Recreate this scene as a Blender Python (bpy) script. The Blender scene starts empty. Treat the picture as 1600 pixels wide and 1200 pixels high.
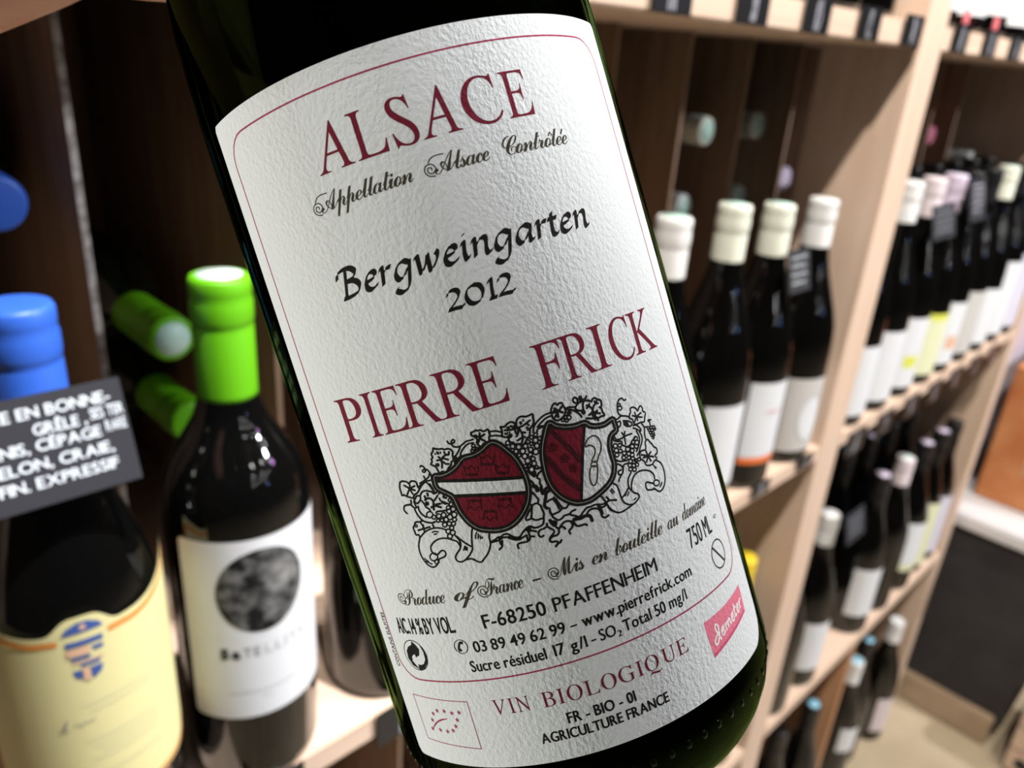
import bpy, bmesh, math, random
from mathutils import Vector, Matrix
random.seed(7)
SC = bpy.context.scene
COL = SC.collection
PI = math.pi

# ------------------------------------------------------------------ camera, world, lights, exposure
CAM_Z = 1.341                       # eye height above the shop floor
W = Matrix(((0.71920543, 0.22747109, -0.65650625),      # camera axes in world axes
            (-0.69153186, 0.32585912, -0.64467008),
            (0.06728475, 0.91764521, 0.39166315)))
cam = bpy.data.cameras.new('camera')
cam.sensor_width = 36.0
cam.lens = 36.0 * 1235.0 / 1600.0
cam.clip_start = 0.01
cam.dof.use_dof = True
cam.dof.focus_distance = 0.128
cam.dof.aperture_fstop = 18.0
cam_ob = bpy.data.objects.new('camera', cam)
COL.objects.link(cam_ob)
cam_ob.matrix_world = Matrix.Translation((0, 0, CAM_Z)) @ W.to_4x4()
SC.camera = cam_ob

SC.view_settings.view_transform = 'Standard'
SC.view_settings.look = 'None'
SC.view_settings.gamma = 1.0
SC.view_settings.use_curve_mapping = False
SC.view_settings.exposure = 0.0
SC.cycles.use_denoising = True
SC.cycles.max_bounces = 8
SC.cycles.diffuse_bounces = 1
SC.cycles.transmission_bounces = 6
SC.cycles.sample_clamp_indirect = 4.0

wd = bpy.data.worlds.new('shop_air')
SC.world = wd
wd.use_nodes = True
wd.node_tree.nodes['Background'].inputs[0].default_value = (1, 1, 1, 1)
wd.node_tree.nodes['Background'].inputs[1].default_value = 0.0


def lamp(name, loc, target, energy, size, color, angle=None):
    if angle:
        l = bpy.data.lights.new(name, 'SPOT')
        l.spot_size = math.radians(angle)
        l.spot_blend = 0.5
        l.shadow_soft_size = size
    else:
        l = bpy.data.lights.new(name, 'AREA')
        l.shape = 'DISK'
        l.size = size
    l.energy = energy
    l.color = color
    o = bpy.data.objects.new(name, l)
    COL.objects.link(o)
    o.location = loc
    o.rotation_euler = (Vector(target) - Vector(loc)).to_track_quat('-Z', 'Y').to_euler()
    return o


WARM = (1.0, 0.93, 0.84)
COOL = (0.93, 0.96, 1.0)
# the ceiling spots of the shop: a track in front of the rack, a second one behind the customer
lamp('ceiling_spot', (0.02, -0.19, 2.62), (0.82, 0.40, 1.12), 130, 0.035, WARM, 46)
lamp('ceiling_spot', (0.38, -0.14, 2.62), (0.09, 0.41, 0.85), 205, 0.03, (1.0, .98, .97), 17)
lamp('ceiling_spot', (1.15, -0.30, 2.62), (1.20, 0.40, 0.9), 19, 0.08, WARM)
lamp('ceiling_spot', (1.70, -0.30, 2.62), (1.50, 0.35, 0.6), 7, 0.08, WARM)
lamp('ceiling_spot', (2.20, -1.60, 2.30), (0.8, 0.33, 1.0), 44, 0.12, COOL)
lamp('left_fill_lamp', (-1.50, 0.66, 0.96), (0.1, 0.15, 1.25), 24, 0.14, (0.98, 1.0, 0.92))  # added fill light out of view, brightens the held label's left edge
# little halogen bulbs further along the ceiling: too weak to light much, seen as sparkles in the glass
for bx in (0.7, 1.9, 3.1):
    for by in (-1.7, -2.5, -3.5, -4.8, -6.4):
        lamp('halogen_bulb', (bx, by, 2.60), (bx - .2, .3, 1.0), 1.3, 0.06, (1, 1, 1))
lamp('violet_bulb', (3.20, -2.10, 2.35), (1.3, .35, 1.0), 2.6, 0.09, (.80, .38, 1.0))
lamp('blue_bulb', (2.30, -3.60, 1.75), (0.9, .35, 1.0), 0.9, 0.07, (.25, .45, 1.0))


# traced line art of the label crest, millimetres on the label (width|closed|points)
CREST = """
0.27|0|-15.02 -3.86 -14.91 -3.7 -14.57 -3.8 -14.38 -4.15 -14.28 -4.54 -14.55 -4.81 -14.85 -4.69 -14.84 -4.48 -14.52 -4.39 -14.04 -4.49 -13.75 -4.98 -13.65 -5.53 -13.78 -6.24
0.27|0|-13.8 -5.12 -14.09 -5.64 -14.65 -5.95 -15.19 -6.15 -15.97 -6.37
0.27|0|-14.91 -5.36 -14.83 -5.96
0.3|0|-11.95 -1.46 -11.53 -1.7 -11.04 -1.86 -10.62 -1.89 -10.26 -2.11 -9.73 -2.12 -9.28 -2.39 -9.11 -2.85 -9.31 -3.31 -9.32 -3.83 -9.54 -4.19 -9.82 -4.23 -9.9 -4.63 -10.45 -5.01 -11.07 -5.59 -11.65 -5.35 -12.18 -5.46 -12.34 -4.77 -12.52 -4.31 -13.14 -3.85 -12.8 -3.51 -12.77 -3.09 -12.47 -2.85 -12.56 -2.3 -12.18 -1.98 -11.95 -1.46
0.3|0|-12.02 -3.48 -11.38 -3.55 -11.28 -4.08 -11.52 -4.8
0.3|0|-11.3 -4.12 -11.09 -3.39 -10.45 -3.03 -9.81 -3.03
0.3|0|-10.84 -3.4 -10.12 -3.81
0.3|0|-11.02 -3.93 -10.76 -4.31 -10.22 -4.46
0.3|0|-10.41 -2.41 -10.34 -2.85 -9.87 -3.07
0.3|0|-9.67 -2.6 -9.77 -2.99
0.3|0|-12.35 -4.14 -11.98 -4.35 -11.93 -4.05 -12.31 -4.04
0.3|0|-11.57 -2.96 -11.34 -3.25
0.22|0|-11.9 -2.31 -11.86 -2.52
0.22|0|-11.56 -2.11 -11.54 -2.55
0.22|0|-11.33 -2.24 -11.4 -2.6
0.22|0|-10.98 -2.32 -11.06 -2.56
0.27|0|-9.45 -0.94 -9.32 -1.36 -9 -1.53 -8.46 -1.46 -8.3 -1.14 -8.5 -0.95 -8.78 -1.17 -8.92 -1.65 -8.74 -2.01 -8.28 -2.24 -7.76 -2.25 -7.17 -2.02 -6.57 -1.77 -5.95 -1.79 -5.43 -1.76
0.27|0|-7.75 -2.38 -8.17 -2.89 -8.78 -3.45 -9.1 -3.63 -9.48 -5.15
0.27|0|-5.6 -2.3 -6.4 -2.23 -7.12 -2.55 -7.85 -3.18 -8.02 -3.55 -7.71 -4.07
0.27|0|-8.8 -3.71 -9.22 -5.01
0.27|0|-8.13 -3.73 -8.65 -4.06 -8.98 -4.91
0.3|0|-5.5 -0.68 -5.09 -0.66 -4.65 -0.56 -4.29 -0.74 -4.06 -0.66 -3.75 -0.95 -3.37 -1.04 -2.99 -0.88 -2.82 -1.1 -2.85 -1.51 -2.87 -1.93 -3.09 -2.15 -3.14 -2.65
0.3|0|-5.5 -0.68 -5.54 -1.13 -5.29 -1.31 -5.06 -1.58 -4.88 -1.99 -5.09 -2.39 -4.95 -2.87 -4.53 -3.17 -4.11 -2.8 -3.85 -2.96 -3.27 -2.72
0.32|0|-4.43 -1.86 -4.25 -1.09
0.32|0|-4.41 -1.77 -5.06 -1.22
0.32|0|-4.41 -1.77 -3.56 -1.5
0.32|0|-4.37 -1.98 -3.79 -2.59
0.32|0|-4.56 -1.93 -4.72 -2.29 -5.06 -2.56
0.32|0|-5.17 -1.26 -4.8 -1.39
0.24|1|-5.47 -2.8 -5.6 -2.97 -5.81 -3 -5.98 -2.86 -6 -2.65 -5.86 -2.49 -5.65 -2.46 -5.48 -2.59
0.24|1|-5.63 -3.22 -5.75 -3.37 -5.94 -3.39 -6.08 -3.28 -6.1 -3.09 -5.98 -2.94 -5.79 -2.92 -5.64 -3.04
0.24|1|-5.87 -3.52 -5.99 -3.67 -6.18 -3.69 -6.33 -3.57 -6.35 -3.38 -6.23 -3.23 -6.04 -3.21 -5.89 -3.33
0.24|1|-5.37 -3.71 -5.49 -3.86 -5.68 -3.88 -5.82 -3.77 -5.84 -3.58 -5.72 -3.43 -5.53 -3.41 -5.38 -3.52
0.24|1|-4.68 -3.49 -4.8 -3.64 -4.99 -3.66 -5.14 -3.55 -5.15 -3.36 -5.03 -3.21 -4.84 -3.19 -4.7 -3.31
0.24|1|-4.01 -3.22 -4.12 -3.35 -4.28 -3.37 -4.41 -3.27 -4.43 -3.1 -4.32 -2.97 -4.16 -2.95 -4.03 -3.06
0.24|1|-5.2 -3.29 -5.29 -3.4 -5.43 -3.41 -5.53 -3.33 -5.55 -3.19 -5.46 -3.09 -5.32 -3.07 -5.22 -3.16
0.27|0|-2.7 -1.36 -1.87 -1.49 -1.08 -1.91
0.27|0|-2.9 -2.01 -1.89 -2.22 -1.01 -2.68
0.3|0|-0.98 -1.1 -0.38 -1.28 0.1 -0.99 0.75 -0.86 1.2 -1.17 1.37 -1.72
0.3|0|1.29 -1.97 1.58 -1.01 2.04 -0.6 2.56 -0.54 3.15 -0.78 3.72 -0.74 4.27 -0.7 4.16 -1.22 4.14 -1.77 3.8 -2.33 3.26 -2.71 3.03 -3.31 2.76 -3.89 2.41 -3.95 2.2 -4.27
0.3|0|-0.98 -1.1 -0.93 -1.84 -1.1 -2.57 -0.49 -2.92 -0.11 -2.78 0.32 -2.73 0.15 -3.01 -0.28 -3.15 -0.36 -3.41 -0.21 -3.82 0.19 -3.97 0.27 -4.24 1.13 -4.51 1.61 -4.75 2.12 -4.36
0.3|0|-0.53 -1.79 0.23 -2 0.99 -2.05 1.46 -1.97
0.3|0|0.53 -1.4 0.94 -2.03 0.99 -2.79
0.3|0|1.05 -1.51 1.03 -2.11
0.3|0|1.49 -2.04 1.35 -2.77 0.9 -3.27
0.3|0|1.66 -2.2 1.83 -2.92 1.79 -3.69 1.45 -4.39
0.3|0|0.87 -3.9 1.66 -3.67
0.3|0|1.86 -2.84 2.39 -3.1
0.3|0|1.76 -3.52 2.19 -3.76
0.3|0|1.51 -1.99 2.23 -1.99 2.97 -1.73 3.63 -1.49
0.3|0|2.87 -1.7 3.25 -2.21
0.3|0|2.79 -2.34 3.02 -2.69 2.77 -2.78
0.22|0|-0.04 -1.44 0.04 -1.91
0.22|0|0.24 -1.42 0.25 -1.76
0.22|0|1.99 -1.3 2.09 -1.72
0.22|0|2.23 -1.27 2.23 -1.6
0.22|0|2.62 -1.06 2.59 -1.33
0.22|0|-0.54 -2.18 -0.58 -2.5
0.22|0|-0.22 -2.22 -0.31 -2.53
0.22|0|0.1 -2.27 0.07 -2.54
0.24|1|-0.3 -3.91 -0.46 -4.11 -0.72 -4.13 -0.92 -3.97 -0.95 -3.71 -0.78 -3.5 -0.52 -3.48 -0.32 -3.64
0.24|1|0.26 -4.64 0.08 -4.86 -0.2 -4.89 -0.42 -4.7 -0.44 -4.42 -0.26 -4.2 0.02 -4.17 0.24 -4.35
0.24|1|1.18 -5.01 0.98 -5.25 0.68 -5.27 0.44 -5.07 0.41 -4.76 0.61 -4.53 0.91 -4.5 1.15 -4.7
0.24|1|0.52 -5.53 0.35 -5.73 0.09 -5.76 -0.12 -5.59 -0.14 -5.32 0.03 -5.11 0.29 -5.08 0.5 -5.26
0.24|1|1.55 -5.82 1.35 -6.06 1.04 -6.08 0.81 -5.88 0.78 -5.57 0.97 -5.33 1.28 -5.31 1.52 -5.51
0.24|1|0.75 -6.21 0.61 -6.38 0.39 -6.4 0.22 -6.26 0.2 -6.04 0.34 -5.87 0.56 -5.85 0.73 -5.99
0.24|1|1.63 -6.64 1.43 -6.88 1.13 -6.91 0.89 -6.71 0.86 -6.4 1.06 -6.16 1.36 -6.13 1.6 -6.33
0.24|1|2.14 -5.2 1.96 -5.42 1.68 -5.45 1.46 -5.26 1.43 -4.98 1.61 -4.76 1.9 -4.73 2.12 -4.92
0.24|1|2.65 -4.64 2.5 -4.81 2.28 -4.83 2.1 -4.68 2.08 -4.45 2.22 -4.28 2.45 -4.26 2.63 -4.41
0.24|1|3.33 -4.13 3.19 -4.3 2.97 -4.32 2.8 -4.17 2.78 -3.95 2.92 -3.78 3.14 -3.77 3.31 -3.91
0.24|1|4.06 -3.98 3.91 -4.15 3.69 -4.17 3.51 -4.02 3.49 -3.79 3.63 -3.62 3.86 -3.6 4.04 -3.75
0.24|1|4.53 -4.71 4.38 -4.9 4.13 -4.92 3.94 -4.76 3.92 -4.51 4.07 -4.33 4.32 -4.31 4.51 -4.47
0.24|1|3.91 -4.82 3.72 -5.06 3.41 -5.08 3.17 -4.88 3.14 -4.57 3.33 -4.33 3.64 -4.31 3.88 -4.51
0.24|1|3.01 -5.09 2.88 -5.25 2.68 -5.26 2.52 -5.13 2.51 -4.93 2.63 -4.77 2.84 -4.75 2.99 -4.89
0.24|1|2.76 -5.93 2.58 -6.15 2.3 -6.17 2.08 -5.98 2.05 -5.7 2.23 -5.48 2.51 -5.46 2.73 -5.64
0.24|1|3.87 -5.71 3.67 -5.94 3.36 -5.97 3.12 -5.76 3.09 -5.45 3.29 -5.22 3.6 -5.19 3.84 -5.4
0.24|1|3.47 -6.53 3.27 -6.78 2.94 -6.81 2.69 -6.59 2.66 -6.26 2.86 -6.01 3.19 -5.99 3.44 -6.2
0.24|1|2.45 -6.65 2.29 -6.85 2.03 -6.87 1.83 -6.7 1.8 -6.44 1.97 -6.24 2.23 -6.22 2.43 -6.39
0.24|1|2.67 -7.39 2.51 -7.59 2.25 -7.61 2.05 -7.44 2.02 -7.18 2.19 -6.98 2.45 -6.96 2.65 -7.13
0.24|1|1.88 -7.47 1.67 -7.72 1.35 -7.75 1.1 -7.54 1.07 -7.21 1.27 -6.96 1.6 -6.93 1.85 -7.14
0.24|1|2.65 -8.17 2.46 -8.4 2.17 -8.42 1.95 -8.23 1.92 -7.93 2.1 -7.71 2.4 -7.68 2.62 -7.88
0.24|1|1.17 -8.09 1.04 -8.25 0.83 -8.27 0.66 -8.13 0.64 -7.92 0.78 -7.76 0.99 -7.74 1.15 -7.88
0.24|1|1.7 -8.2 1.59 -8.34 1.41 -8.36 1.27 -8.24 1.26 -8.06 1.37 -7.92 1.55 -7.91 1.69 -8.02
0.24|1|1.16 -8.67 1.02 -8.85 0.79 -8.87 0.62 -8.72 0.59 -8.49 0.74 -8.31 0.96 -8.29 1.14 -8.44
0.24|1|2.05 -8.93 1.86 -9.17 1.55 -9.2 1.31 -9 1.28 -8.69 1.48 -8.45 1.78 -8.42 2.02 -8.62
0.24|1|2.71 -8.75 2.6 -8.89 2.42 -8.91 2.28 -8.79 2.26 -8.61 2.38 -8.47 2.55 -8.46 2.69 -8.57
0.35|0|1.15 -9.04 1.76 -9.97 2.08 -9.28
0.35|0|1.37 -9.22 1.8 -9.64
0.27|0|3.56 -3.48 3.74 -2.87 4.27 -2.26 5.1 -1.75 5.99 -1.42 7.02 -1.43 7.82 -1.65
0.27|0|4.37 -2.85 5.13 -2.37 6.06 -1.95 6.95 -1.85
0.27|0|4.15 -3.56 4.24 -3.25 4.92 -3.08 5.74 -3.16 4.98 -2.88 4.37 -2.85
0.3|0|3.16 -9.41 2.45 -9.74 2.09 -10.3 2.42 -10.63 2.24 -11.25 2.37 -11.86 2.22 -12.72
0.3|0|2.26 -8.89 2.66 -9.02 3.04 -8.9 3.19 -9.2
0.3|0|0.52 -10.02 1.01 -10.43 1.3 -10.95 1.1 -11.22
0.6|0|1.19 -11.31 1.54 -11.65 1.59 -12.29
0.3|0|0.23 -11.93 0.78 -12.31 1.15 -13.12 1.31 -13.64 1.05 -14.15 1.35 -14.54 1.41 -15.19 1.49 -15.95 1.3 -16.42 1.04 -17.28 0.41 -17.66 -0.51 -17.63 -1.1 -17.18 -1.76 -17.35 -2.29 -17.72
0.3|0|-0.26 -13.71 0.12 -14.15 0.68 -14.01 1.05 -14.16
0.3|0|0.12 -14.15 -0.55 -16.04
0.3|0|0.08 -14.24 -1.42 -15.87 -1 -16.16 -0.55 -16.06 0.02 -16.53 1.19 -16.59
0.45|0|2.27 -11.81 2.13 -12.8 2.28 -12.98
0.45|0|2.37 -12.68 2.96 -12.29 3.42 -12.31
0.45|0|3.33 -12.78 2.74 -13.01 2.42 -13.74 2.15 -14.28 1.93 -14.84 2.19 -15.34
0.3|0|2.19 -15.34 2.54 -15.4 2.45 -15.85 2.55 -16.41 2.69 -16.98 3.16 -17.51 3.54 -17.64 4.11 -17.47 4.39 -17.26 5.23 -17.29 5.74 -17 6.37 -16.97
0.3|0|2.53 -14.4 2.8 -14.2 3.32 -14.2 3.74 -14.02
0.3|0|3.51 -14.26 3.8 -15.04 3.98 -16
0.3|0|3.87 -14.28 4.15 -15.26 4.42 -15.99 4.05 -16.28 3.8 -16.41 2.72 -16.52
0.3|0|4.42 -16.01 5.03 -16.2 5.59 -15.76
0.3|0|5.3 -17.4 5.83 -17.75 6.67 -18.21 7.35 -17.76 8.14 -17.31 8.9 -17.37 9.59 -17.31 10.62 -17.66 11.3 -17.68 12.05 -17.54 13.23 -17.93
0.3|0|10.59 -16.3 10.9 -16.41 11.17 -16.99 11.49 -17.81 11.73 -18.86 12.44 -19.58
0.3|0|11.7 -16.82 12.04 -17.37
0.3|0|9.92 -17.7 10.58 -18.13 11.19 -18.03 11.48 -17.85
0.3|0|7.88 -18.17 8.55 -17.78 9.31 -17.84 9.89 -18.16 10.14 -18.79 10.09 -19.31 10.5 -19.81 11.25 -19.7
0.3|0|10.08 -17.92 10.38 -18.56 10.35 -19.19
0.5|0|5.66 -18.32 6.78 -18.53 7.36 -18.41 7.99 -18.53 8.32 -18.86 8.4 -19.58
0.32|0|5.64 -18.21 5.51 -18.8 5.85 -19.45 6.45 -19.61 7.09 -19.63 7.42 -19.93
0.32|0|3.39 -18.64 3.98 -18.26 4.62 -18.22 5.5 -18.66
0.32|0|5.16 -18.57 5.25 -19.13 4.87 -19.53 4.42 -19.79 4.5 -20.33
0.32|0|3.39 -18.64 3.78 -18.93 3.95 -19.31
0.32|0|2.65 -18.5 2.96 -18.87 3.54 -18.66
0.32|0|2.96 -18.87 2.88 -19.47 2.46 -19.81 1.85 -19.78 1.39 -19.93 1.16 -20.28 1.4 -20.59 2.09 -20.69 2.25 -21.06 1.74 -21.47
0.32|0|2.25 -21.06 2.61 -21.06 2.92 -20.74
0.5|0|2.05 -17.19 2.26 -17.89 2.56 -18.26
0.5|0|2.22 -17.51 2.56 -17.94
0.5|0|2.39 -17.62 2.88 -17.89 2.58 -18.21
0.3|0|1.48 -17.53 1.43 -18.04 1.82 -18.49 2.2 -18.95 2.09 -19.31 1.44 -19.74 1.16 -20.17
0.3|0|1.34 -18.01 0.87 -18.18 0.25 -18.21 -0.18 -18.58 -0.18 -19.1 0.12 -19.33 0.52 -19.2
0.3|0|-1.36 -17.89 -0.83 -18 -0.39 -18.32
0.3|0|-1.46 -18.73 -0.88 -18.94
0.3|0|-7.59 -17.95 -6.85 -17.75 -6.3 -17.5 -5.74 -17.55 -5.38 -17.29 -4.66 -17.44 -4.23 -17.88 -3.68 -18.25 -3.04 -18.32 -2.39 -17.73 -1.71 -17.36 -1.11 -17.25 -0.56 -17.62
0.3|0|-7.51 -18.02 -6.35 -17.98 -5.91 -17.8 -5.33 -17.76 -4.72 -17.93 -3.76 -18.51 -3.03 -18.61 -2.12 -18.41
0.3|0|-6.18 -17.73 -6.22 -18.5 -6.08 -19.02 -6.71 -19.46
0.3|0|-5.82 -18.12 -6.1 -19.02
0.3|0|-2 -18.33 -2.05 -19.29
0.3|0|-1.58 -17.88 -1.62 -18.94 -2.12 -19.36 -3.33 -19.3 -3.76 -19.47 -3.77 -20.07
0.5|0|-4.72 -17.93 -3.76 -18.51 -3.03 -18.61
0.5|0|-1.7 -17.65 -1.22 -17.61
0.27|0|-19.16 -15.09 -18.43 -14.58 -17.59 -14.12 -16.59 -13.87 -15.57 -13.87 -14.66 -14.13 -14.04 -14.5
0.27|0|-19.08 -15.08 -19.66 -16.07 -19.91 -17.11 -19.81 -18.31 -19.36 -19.32 -18.78 -19.94 -18.17 -20.11 -17.5 -19.79 -16.84 -19.03
0.27|0|-12.59 -17.46 -12.83 -16.71 -13.63 -16.21 -14.48 -15.81 -15.44 -15.7 -16.54 -15.93 -17.5 -16.6 -17.7 -17.16 -17.59 -17.77 -17.06 -18.2
0.27|0|-16.82 -18.17 -15.86 -17.62 -15.38 -17.88 -15.42 -18.45 -15.86 -18.73 -16.54 -18.86 -17.12 -19.02
0.24|1|-16.94 -18.55 -17.3 -18.96 -17.86 -19.08 -18.29 -18.82 -18.34 -18.35 -17.97 -17.93 -17.41 -17.82 -16.98 -18.07
0.24|1|-17.01 -19.38 -17.21 -19.61 -17.51 -19.67 -17.74 -19.53 -17.76 -19.28 -17.56 -19.06 -17.26 -18.99 -17.04 -19.13
0.27|0|-12.84 -15.66 -12.42 -16.56 -12.41 -17.26 -12.83 -17.99 -13.6 -18.66 -13.95 -19.18 -13.83 -19.73 -13.31 -20 -12.54 -19.87 -11.63 -19.28 -10.85 -18.51 -10.66 -17.98
0.27|0|-12.65 -15.82 -11.74 -17.05 -10.7 -18.03
0.27|0|-9.79 -15.18 -10.24 -16.22 -10.7 -18.03
0.27|0|-12.29 -19.84 -11.57 -19.81 -10.94 -20.06
0.27|0|-7.35 -16.4 -7.63 -17.16 -7.74 -18.11 -8.08 -18.9 -8.72 -19.72 -9.38 -20.25 -10.01 -20.7 -10.54 -20.49 -11.18 -20
0.22|0|-16.54 -14.46 -16 -14.38 -15.44 -14.59
0.22|0|-16.36 -14.84 -15.77 -14.83
0.22|0|-11.81 -17.62 -12.26 -18.28
0.22|0|-11.73 -17.75 -11.91 -18.31
0.22|0|-11.54 -17.9 -11.68 -18.4
0.22|0|-19.46 -18.47 -18.86 -19.08
0.22|0|-19.36 -18.94 -18.37 -19.58
0.22|0|-9.27 -15.88 -9.6 -16.29 -9.75 -16.84
0.22|0|-9.13 -16.21 -9.37 -16.95
0.22|0|-8.95 -16.54 -9.02 -17.09
0.22|0|-8.69 -16.8 -8.72 -17.07
0.24|1|-11.62 -10.74 -11.77 -10.92 -12.01 -10.96 -12.2 -10.83 -12.22 -10.61 -12.06 -10.42 -11.82 -10.38 -11.64 -10.52
0.24|1|-11.44 -11.58 -11.64 -11.82 -11.95 -11.87 -12.19 -11.7 -12.22 -11.41 -12.02 -11.17 -11.71 -11.12 -11.47 -11.29
0.24|1|-12.23 -11.18 -12.39 -11.37 -12.64 -11.41 -12.83 -11.28 -12.85 -11.04 -12.69 -10.85 -12.44 -10.81 -12.25 -10.95
0.24|1|-12.24 -11.75 -12.43 -11.98 -12.72 -12.03 -12.95 -11.87 -12.98 -11.59 -12.79 -11.37 -12.49 -11.32 -12.26 -11.48
0.24|1|-11.52 -12.48 -11.74 -12.74 -12.08 -12.8 -12.34 -12.61 -12.37 -12.3 -12.15 -12.04 -11.81 -11.98 -11.55 -12.17
0.24|1|-12.31 -12.71 -12.53 -12.98 -12.88 -13.03 -13.14 -12.85 -13.17 -12.53 -12.95 -12.27 -12.61 -12.21 -12.34 -12.4
0.24|1|-13.26 -12.17 -13.46 -12.41 -13.78 -12.47 -14.03 -12.3 -14.06 -12.01 -13.85 -11.76 -13.53 -11.71 -13.28 -11.88
0.24|1|-14.14 -12.17 -14.33 -12.4 -14.64 -12.45 -14.88 -12.29 -14.9 -12.02 -14.7 -11.79 -14.4 -11.73 -14.16 -11.89
0.24|1|-15.04 -12.16 -15.23 -12.38 -15.51 -12.43 -15.73 -12.28 -15.75 -12.03 -15.57 -11.82 -15.28 -11.77 -15.07 -11.91
0.24|1|-15.44 -11.68 -15.72 -12 -16.15 -12.08 -16.49 -11.87 -16.52 -11.49 -16.24 -11.17 -15.81 -11.1 -15.48 -11.31
0.24|1|-13.12 -12.95 -13.31 -13.18 -13.61 -13.23 -13.84 -13.07 -13.87 -12.8 -13.67 -12.57 -13.37 -12.52 -13.14 -12.67
0.24|1|-14.58 -12.83 -14.74 -13.01 -14.97 -13.05 -15.15 -12.93 -15.17 -12.72 -15.02 -12.54 -14.78 -12.5 -14.6 -12.62
0.24|1|-13.93 -12.9 -14.08 -13.08 -14.31 -13.12 -14.49 -13 -14.51 -12.79 -14.36 -12.61 -14.13 -12.57 -13.95 -12.69
0.24|1|-11.8 -13.23 -11.97 -13.43 -12.24 -13.48 -12.45 -13.33 -12.47 -13.08 -12.3 -12.88 -12.03 -12.83 -11.83 -12.98
0.24|1|-12.83 -13.7 -13.02 -13.92 -13.31 -13.97 -13.54 -13.82 -13.56 -13.55 -13.37 -13.33 -13.08 -13.28 -12.86 -13.43
0.24|1|-13.62 -13.72 -13.81 -13.95 -14.12 -14 -14.35 -13.84 -14.38 -13.57 -14.18 -13.33 -13.87 -13.28 -13.64 -13.44
0.24|1|-12.18 -13.84 -12.35 -14.04 -12.62 -14.09 -12.83 -13.95 -12.86 -13.7 -12.68 -13.49 -12.41 -13.44 -12.2 -13.59
0.24|1|-12.68 -14.43 -12.85 -14.64 -13.12 -14.68 -13.33 -14.54 -13.36 -14.29 -13.18 -14.08 -12.91 -14.03 -12.7 -14.18
0.24|1|-13.39 -14.86 -13.58 -15.09 -13.89 -15.15 -14.12 -14.99 -14.15 -14.71 -13.95 -14.48 -13.65 -14.43 -13.41 -14.58
0.24|1|-12.69 -15.23 -12.9 -15.48 -13.23 -15.54 -13.48 -15.37 -13.51 -15.07 -13.29 -14.82 -12.97 -14.76 -12.72 -14.93
0.24|1|-13.33 -15.68 -13.54 -15.93 -13.86 -15.99 -14.11 -15.82 -14.14 -15.53 -13.93 -15.28 -13.61 -15.22 -13.36 -15.39
0.24|1|-11.68 -10.04 -11.81 -10.19 -12.01 -10.22 -12.16 -10.11 -12.17 -9.93 -12.05 -9.78 -11.85 -9.75 -11.7 -9.86
0.3|0|-16.62 -8.34 -16.13 -7.85 -15.69 -7.7 -15.2 -7.74 -14.77 -7.94 -14.44 -8.07 -14.15 -8.47 -13.52 -8.26
0.3|0|-16.59 -9.15 -16.3 -9.79 -16.22 -10.27 -15.73 -10.7 -15.67 -11.06
0.3|0|-13.59 -8.82 -14.12 -9.28 -14.52 -9.55
0.3|0|-14.78 -11.58 -14.57 -11.33 -13.49 -11.43 -12.95 -11.43
0.3|0|-13.4 -8.63 -12.75 -8.48 -12.1 -8.69 -11.88 -9.31
0.3|0|-13.51 -9.3 -13.42 -9.77 -12.93 -10.11 -12.34 -10.52
0.35|0|-16.03 -9.2 -15.5 -8.95 -14.93 -9.12 -14.67 -9.63 -14.83 -10.29 -15 -10.96
0.35|0|-14.75 -10.22 -13.57 -10.2
0.35|0|-14.6 -10.34 -13.65 -10.82
0.35|0|-14.81 -10.41 -15.34 -10.49
0.35|0|-15.25 -8.6 -15.22 -8.14
0.35|0|-15.84 -8.48 -15.81 -8.93
0.35|0|-12.79 -9.33 -12.32 -9.55
0.35|0|-12.54 -8.93 -12.79 -9.33
0.35|0|-13.29 -10.09 -12.68 -10.45
0.24|1|-15.56 -9.81 -15.71 -9.98 -15.94 -10.02 -16.11 -9.9 -16.13 -9.7 -15.98 -9.53 -15.75 -9.49 -15.58 -9.61
0.24|1|-15.78 -9.82 -15.85 -9.91 -15.97 -9.93 -16.06 -9.87 -16.07 -9.77 -15.99 -9.69 -15.88 -9.67 -15.79 -9.72
0.24|1|-18.81 -13 -18.93 -13.13 -19.12 -13.16 -19.26 -13.08 -19.28 -12.93 -19.16 -12.8 -18.97 -12.76 -18.83 -12.84
0.3|0|-19.45 -5.58 -18.92 -5.46 -18.1 -5.76 -17.92 -6.11 -17.33 -5.74 -16.53 -6.05 -16.52 -6.85 -16.31 -7.16 -16.84 -7.73 -17.54 -8 -18.02 -8.46 -18.41 -8.26 -18.95 -8.04 -19.45 -7.69 -19.85 -7.73 -19.82 -7.14 -19.8 -6.42 -19.45 -5.58
0.3|0|-18.04 -6.84 -18.87 -6.16
0.3|0|-18.04 -6.84 -17.77 -6.3
0.3|0|-18.04 -6.84 -16.94 -6.59
0.3|0|-18.04 -6.84 -17.14 -7.32
0.3|0|-18.04 -6.84 -18.85 -7.78
0.3|0|-18.03 -6.9 -17.78 -7.83
0.27|0|-16.21 -6.8 -15.16 -6.32 -13.85 -6.27 -13.36 -6.49
0.27|0|-16.35 -7.28 -15.56 -6.64 -14.77 -6.45 -14.13 -7.91 -13.98 -8.47
0.27|0|-14.3 -6.76 -13.88 -8.44
0.3|0|-18.48 -8.71 -18.72 -9.37 -19.91 -9.43 -20.33 -10.07 -19.98 -10.77
0.3|0|-19.62 -9.38 -18.82 -9.45 -18.25 -10.09 -17.78 -9.97
0.3|0|-17.77 -8.6 -18.01 -9.14 -17.9 -9.86
0.3|0|-18.31 -10.26 -18.13 -11.22 -17.66 -12.12 -17.06 -12.62 -16.01 -12.94 -15.41 -12.85
0.3|0|-17.52 -9.92 -17.6 -10.49 -17.34 -11.23 -16.73 -11.89
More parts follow.
